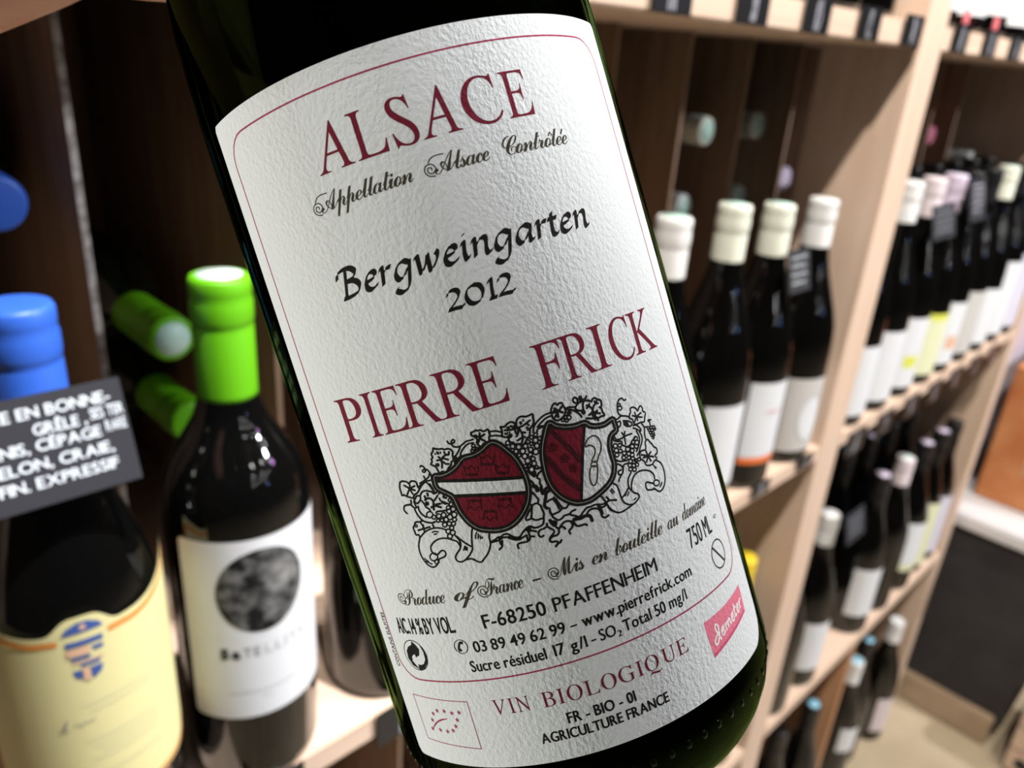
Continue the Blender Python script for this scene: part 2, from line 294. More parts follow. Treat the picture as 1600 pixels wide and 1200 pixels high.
0.3|0|-17.85 -8.82 -17.17 -8.24 -16.6 -8.46 -16.9 -9.1 -17.61 -9.44 -17.84 -9.05
0.3|0|-19.02 -14.91 -19.07 -14.49 -19.59 -14.42 -19.64 -13.82 -19.69 -13.23 -19.26 -12.81 -18.97 -12.39 -18.18 -12.45 -17.86 -13.02 -17.77 -13.51 -17.88 -14.25
0.3|0|-18.93 -13.75 -17.82 -13.64 -16.57 -13.52
0.3|0|-17.65 -13 -17.93 -13.6
0.3|0|-16.04 -13.21 -15.91 -13.83
0.3|0|-17.62 -12.36 -18.03 -12.41 -17.9 -12.96
0.3|0|7.3 -0.78 7.71 -0.31 8.09 -0.26 8.34 -0.62 8.67 -0.43 9.1 -0.5 9.13 -0.86 9.26 -1.16 9.35 -1.54 9.33 -1.88 8.97 -2.37 8.6 -2.69 7.9 -2.89 7.41 -2.74 7.05 -2.17 7.13 -1.59 7.05 -1.3 7.3 -0.78
0.35|0|8.27 -1.58 7.7 -0.91
0.35|0|8.31 -1.56 8.88 -1.08
0.35|0|8.31 -1.59 8.85 -1.97
0.35|0|8.12 -1.66 7.46 -2.27
0.35|0|8.02 -1.8 7.94 -2.48
0.35|0|7.5 -1.28 8.18 -1.55
0.24|1|10.09 -2.4 9.96 -2.55 9.74 -2.56 9.58 -2.42 9.56 -2.22 9.69 -2.07 9.9 -2.06 10.07 -2.19
0.24|1|9.97 -2.31 9.9 -2.39 9.8 -2.4 9.71 -2.33 9.7 -2.22 9.77 -2.15 9.88 -2.14 9.96 -2.21
0.24|1|9.54 -2.43 9.42 -2.56 9.23 -2.57 9.09 -2.45 9.07 -2.28 9.19 -2.14 9.37 -2.13 9.52 -2.25
0.24|1|9.89 -3.13 9.72 -3.32 9.45 -3.34 9.25 -3.17 9.22 -2.91 9.39 -2.72 9.65 -2.71 9.86 -2.88
0.24|1|9.29 -2.92 9.17 -3.05 8.99 -3.06 8.84 -2.94 8.82 -2.76 8.94 -2.63 9.13 -2.62 9.27 -2.74
0.24|1|8.77 -3.18 8.64 -3.32 8.45 -3.33 8.29 -3.2 8.27 -3.01 8.4 -2.87 8.59 -2.86 8.75 -2.99
0.24|1|9.32 -3.45 9.2 -3.59 9 -3.6 8.85 -3.48 8.83 -3.28 8.95 -3.14 9.15 -3.13 9.3 -3.26
0.3|0|10.98 -1.91 11.44 -1.53 12.03 -1.33 12.61 -1.31
0.3|0|12.61 -1.31 13.1 -1.03 13.34 -0.75
0.3|0|10.98 -0.6 11.29 -0.35 11.67 -0.65 11.67 -1.09 11.36 -1.33 11 -0.97 10.98 -0.6
0.6|0|12.27 -0.58 12.24 -0.97 12.61 -1.31
0.3|0|9.56 -1.52 10.08 -1.52 10.92 -1.8
0.3|0|9.51 -1.68 10.45 -2.1 10.81 -2.46 11.24 -2.88 11.48 -3.32 11.55 -3.68
0.3|0|11 -1.84 10.93 -2.07 11.44 -2.54 12.15 -2.73
0.32|0|12.15 -2.73 12.35 -1.83 12.68 -1.42 12.97 -1.42 13.5 -1.6 13.89 -1.92 14.09 -1.62 14.64 -1.49 14.92 -1.85 15.52 -2.22 15.48 -2.69 15.3 -3.15 14.88 -3.13 15.23 -3.41 15.24 -3.94 15.43 -4.65 14.81 -4.6 14.27 -4.7 13.87 -4.37
0.32|0|12.15 -2.73 12.31 -3.05 12.06 -3.29 11.81 -2.88
0.32|0|12.2 -4.07 12.64 -4.2 13.16 -4.41 13.55 -4.44 13.87 -4.37
0.32|0|13.38 -3.76 13.51 -4.26 13.63 -4.8
0.32|0|13.38 -3.76 13.71 -3.96 14.14 -5.08
0.32|0|13.75 -3.09 14.04 -2.66 14.54 -2.38 14.95 -2.52
0.32|0|14.54 -2.38 14.39 -1.98
0.32|0|14.54 -2.38 14.76 -2.09
0.32|0|13.75 -3.09 13.39 -2.53 13.15 -2.36 12.84 -2.17
0.32|0|13.24 -2.39 12.77 -2.61
0.32|0|13.24 -2.39 13.45 -2.09
0.32|0|13.75 -3.09 13.53 -3.46 12.79 -3.76
0.32|0|13.73 -3.44 13.98 -4.05
0.32|0|13.95 -3.69 14.46 -3.51
0.32|0|14.04 -3.72 14.81 -4.13
0.27|0|18.25 -3.69 18.78 -3.21 19.4 -3.14 19.71 -3.61 20.16 -3.57
0.27|0|18.35 -3.54 18.02 -4.46 17.97 -5.1 18.34 -5.69 19.37 -6.13 19.92 -6.6
0.27|0|16.98 -5.97 17.54 -5.98 17.94 -5.83 18.32 -5.74
0.24|1|18.8 -4.06 18.66 -4.19 18.44 -4.19 18.28 -4.06 18.25 -3.88 18.39 -3.75 18.6 -3.75 18.77 -3.88
0.24|1|18.9 -4.62 18.7 -4.8 18.38 -4.8 18.14 -4.62 18.1 -4.36 18.3 -4.17 18.61 -4.17 18.86 -4.36
0.27|0|20 -6.06 20.38 -5.71 20.43 -5.26 21.09 -5.19 21.68 -5.67 21.77 -6.08 22.36 -5.6 22.8 -5.52 22.97 -6.09 22.83 -6.42 23.33 -6.87 22.93 -7.51 22.54 -8.14 21.8 -7.99 21.01 -8 20.39 -7.79 20.27 -6.99 19.78 -6.64 20 -6.06
0.27|0|17.13 -6.49 17.83 -6.45 17.73 -7.07 17.09 -7.26 17.13 -6.49
0.27|0|18.49 -6.58 19.41 -6.99 19.97 -7.46 19.7 -7.84 18.81 -7.63 18.51 -7.15 18.49 -6.58
0.27|0|21.21 -6.84 20.49 -6.41
0.27|0|21.21 -6.84 21.13 -6.06
0.27|0|21.21 -6.84 22.42 -6.57
0.27|0|21.21 -6.84 22.38 -7.32
0.27|0|21.21 -6.84 20.55 -7.56
0.27|0|21.29 -6.96 21.26 -7.52
0.6|0|18.51 -7.15 18.95 -7.26 19.01 -7.55
0.27|0|16.03 -8.35 16.25 -8.99 17.11 -9.1 17.74 -8.95 17.54 -8.22
0.27|0|17.74 -8.95 18.22 -8.27
0.27|0|17.74 -8.95 19.41 -9.06
0.27|0|17.82 -9.07 17.66 -10.27
0.27|0|16.09 -8.18 15.72 -8.8 16.27 -9.27 17.07 -9.55 16.96 -10.17
0.27|0|17.06 -10.21 17.81 -10.7 18.57 -10.56 19.01 -10.15 19.8 -9.86
0.27|0|20.03 -7.95 20.72 -8.09 21.32 -8.87 21.27 -9.33 20.5 -8.68 19.94 -8.3
0.27|0|21.85 -8.19 22.2 -8.98 21.84 -10.19 21.87 -10.97
0.27|0|20.4 -8.93 20.59 -9.76 20.55 -10.5 19.95 -11.43 19.27 -12.04
0.27|0|20.93 -9.21 21.2 -10.16 20.87 -11 20.21 -11.71 19.84 -12.24 19.17 -12.7
0.24|1|16.13 -9.97 15.93 -10.17 15.62 -10.16 15.38 -9.97 15.35 -9.69 15.54 -9.5 15.85 -9.5 16.1 -9.69
0.24|1|16.92 -10.16 16.74 -10.33 16.45 -10.33 16.23 -10.15 16.2 -9.9 16.38 -9.73 16.66 -9.73 16.89 -9.91
0.24|1|16.1 -10.71 15.9 -10.9 15.59 -10.9 15.35 -10.7 15.31 -10.43 15.51 -10.23 15.82 -10.23 16.06 -10.43
0.24|1|16.71 -11.02 16.54 -11.18 16.27 -11.18 16.06 -11.01 16.03 -10.78 16.2 -10.61 16.47 -10.61 16.68 -10.78
0.24|1|15.93 -11.39 15.75 -11.57 15.47 -11.57 15.25 -11.39 15.22 -11.14 15.4 -10.97 15.68 -10.97 15.9 -11.14
0.24|1|17.32 -11.62 17.13 -11.79 16.85 -11.78 16.62 -11.6 16.59 -11.35 16.77 -11.18 17.06 -11.18 17.29 -11.37
0.24|1|16.98 -12.25 16.8 -12.42 16.51 -12.41 16.29 -12.23 16.26 -11.98 16.44 -11.81 16.72 -11.81 16.95 -11.99
0.24|1|18.19 -11.27 17.98 -11.46 17.65 -11.45 17.4 -11.25 17.36 -10.97 17.57 -10.78 17.89 -10.79 18.15 -10.99
0.24|1|18.11 -12 17.93 -12.17 17.63 -12.16 17.4 -11.98 17.37 -11.73 17.55 -11.56 17.85 -11.56 18.08 -11.75
0.24|1|19.14 -11.14 18.95 -11.31 18.65 -11.3 18.41 -11.12 18.38 -10.87 18.57 -10.7 18.87 -10.7 19.11 -10.89
0.24|1|18.92 -11.76 18.72 -11.93 18.42 -11.92 18.19 -11.74 18.16 -11.49 18.34 -11.31 18.64 -11.32 18.88 -11.51
0.24|1|18.68 -12.39 18.49 -12.57 18.19 -12.56 17.96 -12.37 17.93 -12.12 18.11 -11.95 18.41 -11.96 18.65 -12.14
0.24|1|17.88 -12.57 17.7 -12.74 17.43 -12.73 17.21 -12.56 17.18 -12.32 17.35 -12.16 17.63 -12.16 17.85 -12.34
0.24|1|18.57 -12.96 18.39 -13.12 18.11 -13.11 17.89 -12.94 17.86 -12.7 18.03 -12.54 18.31 -12.54 18.54 -12.72
0.24|1|18.02 -13.23 17.83 -13.4 17.54 -13.39 17.31 -13.21 17.28 -12.96 17.46 -12.78 17.75 -12.79 17.99 -12.98
0.24|1|18.72 -13.58 18.53 -13.76 18.23 -13.74 18 -13.56 17.97 -13.31 18.15 -13.13 18.45 -13.14 18.69 -13.33
0.24|1|17.7 -13.78 17.52 -13.95 17.23 -13.94 17 -13.76 16.97 -13.5 17.15 -13.33 17.44 -13.34 17.67 -13.52
0.24|1|18.41 -14.1 18.23 -14.27 17.93 -14.26 17.7 -14.07 17.66 -13.82 17.85 -13.65 18.15 -13.66 18.38 -13.84
0.24|1|18.99 -14.16 18.82 -14.31 18.55 -14.3 18.34 -14.13 18.32 -13.91 18.48 -13.76 18.75 -13.77 18.96 -13.93
0.24|1|17.64 -14.41 17.45 -14.58 17.16 -14.58 16.93 -14.39 16.9 -14.14 17.08 -13.97 17.37 -13.98 17.6 -14.16
0.24|1|18.3 -14.72 18.12 -14.89 17.82 -14.88 17.59 -14.69 17.56 -14.44 17.74 -14.27 18.04 -14.28 18.27 -14.47
0.24|1|20.24 -10.2 20.04 -10.37 19.73 -10.36 19.49 -10.18 19.45 -9.93 19.65 -9.75 19.96 -9.76 20.2 -9.95
0.24|1|20.28 -10.88 20.06 -11.07 19.71 -11.06 19.44 -10.85 19.41 -10.57 19.62 -10.38 19.97 -10.39 20.24 -10.6
0.24|1|19.55 -10.57 19.38 -10.72 19.11 -10.71 18.9 -10.55 18.87 -10.32 19.04 -10.17 19.31 -10.18 19.52 -10.34
0.24|1|19.9 -11.41 19.71 -11.58 19.4 -11.57 19.16 -11.39 19.12 -11.13 19.32 -10.96 19.62 -10.97 19.87 -11.16
0.24|1|19.07 -13.49 18.9 -13.64 18.63 -13.63 18.42 -13.46 18.39 -13.24 18.56 -13.08 18.83 -13.09 19.04 -13.26
0.24|1|19.65 -13.51 19.49 -13.65 19.24 -13.64 19.04 -13.48 19.01 -13.27 19.17 -13.13 19.42 -13.14 19.63 -13.3
0.27|0|23.59 -8.26 23.68 -8.71 23.55 -9.34
0.27|0|22.33 -8.99 22.94 -9.14
0.27|0|23.49 -8.17 24.13 -8.33
0.24|1|23.77 -8.36 23.67 -8.44 23.52 -8.43 23.39 -8.34 23.38 -8.23 23.47 -8.15 23.63 -8.16 23.75 -8.25
0.24|1|23.26 -9.44 23.13 -9.54 22.92 -9.53 22.75 -9.41 22.73 -9.26 22.86 -9.15 23.07 -9.16 23.24 -9.28
0.24|1|23.94 -9.57 23.79 -9.68 23.55 -9.67 23.37 -9.54 23.35 -9.37 23.49 -9.26 23.73 -9.27 23.91 -9.4
0.24|1|24.59 -9.75 24.43 -9.86 24.19 -9.85 24 -9.72 23.98 -9.55 24.13 -9.43 24.37 -9.45 24.56 -9.58
0.24|1|23.36 -9.86 23.23 -9.96 23.02 -9.95 22.85 -9.83 22.83 -9.67 22.96 -9.57 23.17 -9.58 23.34 -9.7
0.24|1|24.01 -10.08 23.86 -10.19 23.62 -10.18 23.44 -10.05 23.41 -9.87 23.56 -9.76 23.8 -9.77 23.98 -9.9
0.24|1|24.64 -10.1 24.53 -10.18 24.34 -10.17 24.2 -10.07 24.18 -9.94 24.29 -9.86 24.48 -9.87 24.62 -9.97
0.24|1|23.45 -10.33 23.31 -10.43 23.1 -10.42 22.94 -10.3 22.91 -10.14 23.04 -10.04 23.26 -10.05 23.42 -10.17
0.24|1|24.04 -10.53 23.91 -10.64 23.69 -10.62 23.52 -10.5 23.5 -10.34 23.63 -10.24 23.85 -10.25 24.02 -10.37
0.24|1|23.59 -10.8 23.45 -10.9 23.24 -10.89 23.07 -10.77 23.05 -10.61 23.18 -10.51 23.39 -10.52 23.56 -10.64
0.24|1|24.05 -10.92 23.94 -11.01 23.76 -10.99 23.62 -10.9 23.6 -10.77 23.71 -10.68 23.89 -10.69 24.03 -10.79
0.24|1|23.73 -11.27 23.6 -11.37 23.41 -11.35 23.26 -11.24 23.24 -11.1 23.36 -11.01 23.55 -11.02 23.71 -11.13
0.27|0|19.72 -12.68 20.24 -12.3 21.09 -12.41 21.4 -11.95 21.55 -11.24 22.17 -11.03 22.49 -11.57 22.83 -12.07 23.04 -12.57 23.57 -13.11 23.36 -13.81 22.76 -13.92 22.94 -14.62 22.26 -14.79 21.59 -15.12 20.63 -14.92 20.36 -14.63 20.22 -14 19.69 -13.43 19.72 -12.68
0.3|0|21.3 -13.54 20.02 -12.88
0.3|0|21.3 -13.54 20.22 -13.47
0.3|0|21.3 -13.54 21.14 -12.62
0.3|0|21.3 -13.54 22.13 -13.13
0.3|0|21.3 -13.54 22.42 -14.08
0.3|0|21.3 -13.54 21.61 -14.55
0.3|0|21.3 -13.54 20.64 -14.35
0.27|0|22.79 -14.85 23.59 -15.63 23.78 -16.87 23.48 -18.31 22.72 -19.38 21.74 -19.77 21.1 -19.37 20.63 -18.76
0.27|0|21.31 -17.48 21.35 -16.73 20.75 -15.92 19.69 -15.37 18.54 -15.19 17.46 -15.54 16.67 -16.47 16.36 -17.49 16.67 -18.08
0.27|0|17.16 -14.77 16.3 -15.58 16 -16.78 16.36 -17.68
0.27|0|20.94 -18.11 20.29 -17.77 19.57 -17.35 19.19 -17.63 19.29 -18.56 20.65 -18.96
0.27|0|16.67 -18.08 17.19 -18.38 17.37 -18.92 16.8 -19.36 15.79 -19.64 14.65 -19.09 14.2 -18.17 14.12 -16.82 14.02 -15.84 13.44 -15.16
0.27|0|16 -16.78 15.06 -17.56 14.2 -17.98
0.27|0|11.51 -18.08 11.93 -18.99 12.7 -19.79 13.68 -20.04 15.06 -19.82 16.02 -19.63
0.24|1|22.03 -18.44 21.73 -18.67 21.25 -18.64 20.88 -18.35 20.83 -17.97 21.13 -17.73 21.6 -17.77 21.98 -18.06
0.22|0|12.67 -16.09 12.97 -16.76
0.22|0|12.94 -15.91 13.28 -16.65
0.22|0|15.34 -17.38 14.95 -17.89
0.22|0|15.73 -17.53 15.34 -18.04
0.22|0|16.22 -19.05 16.71 -18.95
0.22|0|21.87 -15.42 22.33 -15.98
0.22|0|21.84 -15.18 22.1 -15.99
0.22|0|22.04 -19.02 22.64 -18.57
0.22|0|21.88 -19.09 22.34 -18.75
0.27|0|15.02 -11.91 15.83 -12.43 17.07 -12.75
0.27|0|14.89 -12.61 15.48 -12.82 15.89 -13.54 15.6 -14.37 14.95 -14.35 14.91 -13.83 15.55 -13.75
0.27|0|15.32 -14.55 14.74 -14.99 14.61 -15.35
0.27|0|17.03 -13.21 16.24 -13.2 15.82 -14.08
"""
ART = {
 'shl': "-13.19 -5.81 -12.06 -5.94 -10.79 -5.79 -9.4 -5.22 -8.35 -4.45 -7.59 -4.11 -6.16 -4.11 -4.75 -3.73 -3.68 -3.16 -2.87 -3.02 -2.12 -3.47 -1.21 -4.65 -0.2 -6.39 0.36 -8.59 0.47 -10.7 0.1 -12.41 -0.75 -13.98 -2.21 -15.42 -3.97 -16.3 -5.82 -16.42 -7.51 -16 -8.89 -15.34 -10.03 -14.06 -10.81 -12.29 -11.09 -10.64 -11.29 -9.59 -12.06 -8.83 -13.09 -8 -13.44 -7.21",
 'shr': "6.18 -2.82 7.26 -3.63 8.64 -4.26 10.14 -4.58 11.77 -4.63 12.5 -5.33 13.58 -5.79 15.03 -5.96 16.57 -5.66 16.77 -6.38 16.73 -7.54 15.79 -7.88 15.21 -8.45 14.76 -9.62 14.68 -11.14 14.66 -12.47 13.97 -14 12.73 -15.09 10.76 -15.92 8.97 -16.37 7.2 -16.17 5.86 -15.43 4.69 -14.19 3.86 -12.59 3.54 -10.75 3.65 -8.61 4.05 -6.58 4.9 -4.7",
 'band': "-13.32 -6.87 -11.37 -7.15 -6.4 -8.2 0.38 -9.89 -0.08 -11.83 -4.59 -10.74 -11.01 -9.39 -11.84 -8.57 -13.11 -7.81",
 'bandtop': "-13.31 -6.5 -8.8 -7.52 -3.95 -8.63 0.4 -9.64",
 'bandbot': "-11.43 -9.43 -7.07 -10.37 -0.19 -11.95",
 'redR': "6.11 -3.05 7.19 -3.84 8.57 -4.46 10.07 -4.79 11.57 -4.89 10 -9.04 7.63 -16.1 6.12 -15.3 4.93 -14.1 4.05 -12.53 3.75 -10.77 3.87 -8.68 4.27 -6.65 5.08 -4.76",
 'divR': "11.72 -4.78 10.05 -9.06 7.61 -16.09",
 'bend1': "5.83 -3.39 7.82 -6.87 9.39 -10.03",
 'bend2': "4.14 -7.36 5.99 -11.36 7.92 -14.22",
 'roses': "5.69 -6.58 7.01 -8.77 7.89 -10.66",
 'sickle': "10.79 -8.27 11.01 -7.64 11.62 -7.15 12.57 -7 13.23 -7.58 13.4 -8.7 13.03 -9.67 12.35 -10.42 11.97 -10.99 11.16 -10.72 11.34 -10.39 11.84 -9.91 12.18 -9.15 11.96 -8.48 11.35 -8.15",
 'ferrule': "11.08 -10.85 10.83 -11.09 10.77 -11.42 11.73 -11.72 11.8 -11.35 11.92 -11.14",
 'handle': "10.75 -11.5 10.12 -12.59 9.99 -13.87 10.29 -14.42 10.87 -14.08 11.35 -13.04 11.7 -11.8",
}
CROWNS = [
 "-5.26 -4.52 -4.83 -5.05 -4.14 -4.63 -3.79 -5.35 -3.1 -5.09 -3.77 -6.29 -5.35 -5.84",
 "-8.06 -5.44 -7.63 -5.97 -6.92 -5.54 -6.57 -6.25 -5.86 -5.98 -6.55 -7.2 -8.17 -6.77",
 "-3.42 -6.47 -3 -7.01 -2.31 -6.6 -1.97 -7.32 -1.28 -7.07 -1.94 -8.26 -3.52 -7.8",
 "-9.57 -12.03 -8.88 -11.78 -8.53 -12.5 -7.8 -12.05 -7.36 -12.64 -7.24 -11.25 -8.87 -10.83",
 "-4.97 -12.97 -4.3 -12.74 -3.96 -13.46 -3.26 -13.04 -2.83 -13.64 -2.72 -12.25 -4.3 -11.79",
 "-7.74 -14.2 -7.06 -13.95 -6.71 -14.68 -6 -14.23 -5.56 -14.83 -5.45 -13.44 -7.05 -13",
]

# ------------------------------------------------------------------ helpers
def tag(o, label=None, cat=None, group=None, kind=None):
    if label: o['label'] = label
    if cat: o['category'] = cat
    if group: o['group'] = group
    if kind: o['kind'] = kind
    return o


def empty(name, loc=(0, 0, 0), mw=None, **k):
    o = bpy.data.objects.new(name, None)
    o.empty_display_size = 0.02
    COL.objects.link(o)
    if mw is not None: o.matrix_world = mw
    else: o.location = loc
    return tag(o, **k)


def obj(name, me, parent=None, loc=None, rot=None, **k):
    o = bpy.data.objects.new(name, me)
    COL.objects.link(o)
    if parent is not None: o.parent = parent
    if loc is not None: o.location = loc
    if rot is not None: o.rotation_euler = rot
    return tag(o, **k)


def mesh(name, verts, faces, mat=None, smooth=False):
    me = bpy.data.meshes.new(name)
    me.from_pydata([tuple(v) for v in verts], [], faces)
    me.update()
    if mat: me.materials.append(mat)
    if smooth:
        for p in me.polygons: p.use_smooth = True
    return me


def box_mesh(name, x0, x1, y0, y1, z0, z1, mat, bev=0.0):
    bm = bmesh.new()
    bmesh.ops.create_cube(bm, size=1.0)
    for v in bm.verts:
        v.co = Vector(((x0 + x1) / 2 + v.co.x * (x1 - x0), (y0 + y1) / 2 + v.co.y * (y1 - y0), (z0 + z1) / 2 + v.co.z * (z1 - z0)))
    if bev:
        bmesh.ops.bevel(bm, geom=bm.edges[:], offset=bev, segments=2, affect='EDGES')
    me = bpy.data.meshes.new(name)
    bm.to_mesh(me); bm.free()
    me.materials.append(mat)
    return me


def lathe(name, prof, mat, seg=40, smooth=True, auto=35):
    verts, faces = [], []
    rings = []
    for r, z in prof:
        if r < 1e-6:
            rings.append([len(verts)]); verts.append((0, 0, z))
        else:
            rings.append(list(range(len(verts), len(verts) + seg)))
            verts += [(r * math.cos(2 * PI * k / seg), r * math.sin(2 * PI * k / seg), z) for k in range(seg)]
    for a, b in zip(rings, rings[1:]):
        for k in range(seg):
            k2 = (k + 1) % seg
            if len(a) == 1 and len(b) == 1: continue
            if len(a) == 1: faces.append((a[0], b[k2], b[k]))
            elif len(b) == 1: faces.append((a[k], a[k2], b[0]))
            else: faces.append((a[k], a[k2], b[k2], b[k]))
    me = mesh(name, verts, faces, mat, smooth)
    return me


def spline(pts, step, closed=False):
    """Catmull-Rom through pts, resampled about every step."""
    P = [Vector((float(a), float(b))) for a, b in pts]
    if len(P) < 2: return P
    if closed and (P[0] - P[-1]).length < 1e-6: P = P[:-1]
    n = len(P)
    out = []
    rng = range(n) if closed else range(n - 1)
    for i in rng:
        p1, p2 = P[i], P[(i + 1) % n]
        p0 = P[(i - 1) % n] if closed or i > 0 else p1 * 2 - p2
        p3 = P[(i + 2) % n] if closed or i + 2 < n else p2 * 2 - p1
        m = max(1, int(math.ceil((p2 - p1).length / step)))
        m = min(m, 10)
        for k in range(m):
            t = k / m
            out.append(0.5 * ((2 * p1) + (p2 - p0) * t + (2 * p0 - 5 * p1 + 4 * p2 - p3) * t * t + (3 * p1 - p0 - 3 * p2 + p3) * t ** 3))
    out.append(P[0].copy() if closed else P[-1].copy())
    return out


class Ink:
    """Flat 2D print (mm), later wrapped on a surface."""
    def __init__(self): self.v = []; self.f = []
    def ribbon(self, pts, w, closed=False, step=0.35, taper=False):
        P = spline(pts, step, closed)
        if len(P) < 2: return
        n = len(P); base = len(self.v)
        for i, p in enumerate(P):
            a = P[i - 1] if i > 0 else (P[-2] if closed else P[0])
            b = P[i + 1] if i < n - 1 else (P[1] if closed else P[-1])
            d = (b - a)
            if d.length < 1e-9: d = Vector((1, 0))
            d.normalize()
            h = w / 2
            if taper:
                t = i / (n - 1); h *= 0.35 + 0.65 * min(1, 4 * t, 4 * (1 - t))
            nn = Vector((-d.y, d.x)) * h
            self.v += [(p + nn)[:], (p - nn)[:]]
        for i in range(n - 1):
            k = base + 2 * i
            self.f.append((k, k + 1, k + 3, k + 2))
        if not closed and not taper:      # round the two ends a little
            for i, s in ((0, -1), (n - 1, 1)):
                k = base + 2 * i
                d = (P[min(i + 1, n - 1)] - P[max(i - 1, 0)]).normalized() * (w * 0.32 * s)
                a, b = Vector(self.v[k]), Vector(self.v[k + 1])
                m = len(self.v)
                self.v += [(a * .75 + b * .25 + d)[:], (a * .25 + b * .75 + d)[:]]
                self.f.append((k, k + 1, m + 1, m) if s < 0 else (k + 1, k, m, m + 1))
    def nib(self, pts, w, ang=42, step=0.05, thin=0.28):
        """Broad pen stroke: nib held at a fixed angle."""
        P = spline(pts, step)
        nv = Vector((math.cos(math.radians(ang)), math.sin(math.radians(ang)))) * (w / 2)
        base = len(self.v)
        for i, p in enumerate(P):
            a, b = P[max(i - 1, 0)], P[min(i + 1, len(P) - 1)]
            d = (b - a)
            d = d.normalized() if d.length > 1e-9 else Vector((1, 0))
            nn = Vector((-d.y, d.x))
            s = nv.dot(nn)
            if abs(s) < w * thin / 2: s = math.copysign(w * thin / 2, s if s else 1)
            self.v += [(p + nn * s + d * nv.dot(d) * .6)[:], (p - nn * s - d * nv.dot(d) * .6)[:]]
        for i in range(len(P) - 1):
            k = base + 2 * i
            self.f.append((k, k + 1, k + 3, k + 2))
    def fill(self, pts, smooth=False, step=0.6):
        P = spline(pts, step, True)[:-1] if smooth else [Vector(p) for p in pts]
        bm = bmesh.new()
        vs = [bm.verts.new((p.x, p.y, 0)) for p in P]
        es = [bm.edges.new((vs[i], vs[(i + 1) % len(vs)])) for i in range(len(vs))]
        bmesh.ops.triangle_fill(bm, use_beauty=True, edges=es)
        self._take(bm)
    def _take(self, bm, tri=2.2):
        for _ in range(4):
            long = [e for e in bm.edges if e.calc_length() > tri]
            if not long: break
            bmesh.ops.subdivide_edges(bm, edges=long, cuts=1)
        bmesh.ops.triangulate(bm, faces=bm.faces[:])
        base = len(self.v)
        bm.verts.index_update()
        self.v += [(v.co.x, v.co.y) for v in bm.verts]
        self.f += [tuple(base + v.index for v in f.verts) for f in bm.faces]
        bm.free()
    def add(self, glyph, sx, sy, ox, oy, shear=0.0, rot=0.0):
        gv, gf = glyph
        base = len(self.v)
        c, s = math.cos(rot), math.sin(rot)
        for x, y in gv:
            X, Y = x * sx + shear * y * sy, y * sy
            self.v.append((ox + c * X - s * Y, oy + s * X + c * Y))
        self.f += [tuple(base + i for i in f) for f in gf]
    def circle(self, x, y, r, w, n=24):
        self.ribbon([(x + r * math.cos(2 * PI * k / n), y + r * math.sin(2 * PI * k / n)) for k in range(n)], w, True)
    def disc(self, x, y, r, n=20):
        self.fill([(x + r * math.cos(2 * PI * k / n), y + r * math.sin(2 * PI * k / n)) for k in range(n)])
    def refine(self, tri=1.1):
        """Cut long pieces so that they follow the curve of the glass."""
        bm = bmesh.new()
        vs = [bm.verts.new((x, y, 0)) for x, y in self.v]
        for f in self.f:
            try: bm.faces.new([vs[i] for i in f])
            except ValueError: pass
        self.v, self.f = [], []
        bmesh.ops.triangulate(bm, faces=bm.faces[:])
        for _ in range(4):
            long = [e for e in bm.edges if abs(e.verts[0].co.x - e.verts[1].co.x) > tri]
            if not long: break
            bmesh.ops.subdivide_edges(bm, edges=long, cuts=1)
            bmesh.ops.triangulate(bm, faces=bm.faces[:])
        bm.verts.index_update()
        self.v = [(v.co.x, v.co.y) for v in bm.verts]
        self.f = [tuple(v.index for v in f.verts) for f in bm.faces]
        bm.free()
    def wrap(self, name, R, mat, z0=0.0, th0=0.0, lift=0.00008, scale=0.001):
        """Roll the print round a cylinder of radius R (local axis z, front = -y)."""
        rr = R + lift
        out = []
        for x, y in self.v:
            th = th0 + x * scale / R
            out.append((rr * math.sin(th), -rr * math.cos(th), z0 + y * scale))
        fs = []
        for f in self.f:                 # outward winding
            a, b, c = (Vector(self.v[i]) for i in f[:3])
            fs.append(f if (b - a).cross(c - a) > 0 else tuple(reversed(f)))
        return mesh(name, out, fs, mat)
    def flat(self, name, mat, scale=0.001, y=0.0):
        """Lay the print on a plane facing -y."""
        fs = []
        for f in self.f:
            a, b, c = (Vector(self.v[i]) for i in f[:3])
            fs.append(f if (b - a).cross(c - a) > 0 else tuple(reversed(f)))
        return mesh(name, [(p[0] * scale, y, p[1] * scale) for p in self.v], fs, mat)


# ---- letter shapes from Blender's own built-in face (with its symbol fallbacks)
_G = {}
SPECIAL_SCRIPT = {'B': 0x212C, 'E': 0x2130, 'F': 0x2131, 'H': 0x210B, 'I': 0x2110, 'L': 0x2112, 'M': 0x2133, 'R': 0x211B, 'e': 0x212F, 'g': 0x210A, 'o': 0x2134}


def style(ch, st):
    up = {'italic': 0x1D434, 'script': 0x1D49C, 'boldscript': 0x1D4D0, 'bold': 0x1D400, 'bolditalic': 0x1D468, 'sansbold': 0x1D5D4, 'sans': 0x1D5A0}.get(st)
    if up is None: return ch
    if st == 'script' and ch in SPECIAL_SCRIPT: return chr(SPECIAL_SCRIPT[ch])
    if st == 'italic' and ch == 'h': return chr(0x210E)
    if 'A' <= ch <= 'Z': return chr(up + ord(ch) - 65)
    if 'a' <= ch <= 'z': return chr(up + 26 + ord(ch) - 97)
    if st == 'bold' and ch.isdigit(): return chr(0x1D7CE + int(ch))
    return ch


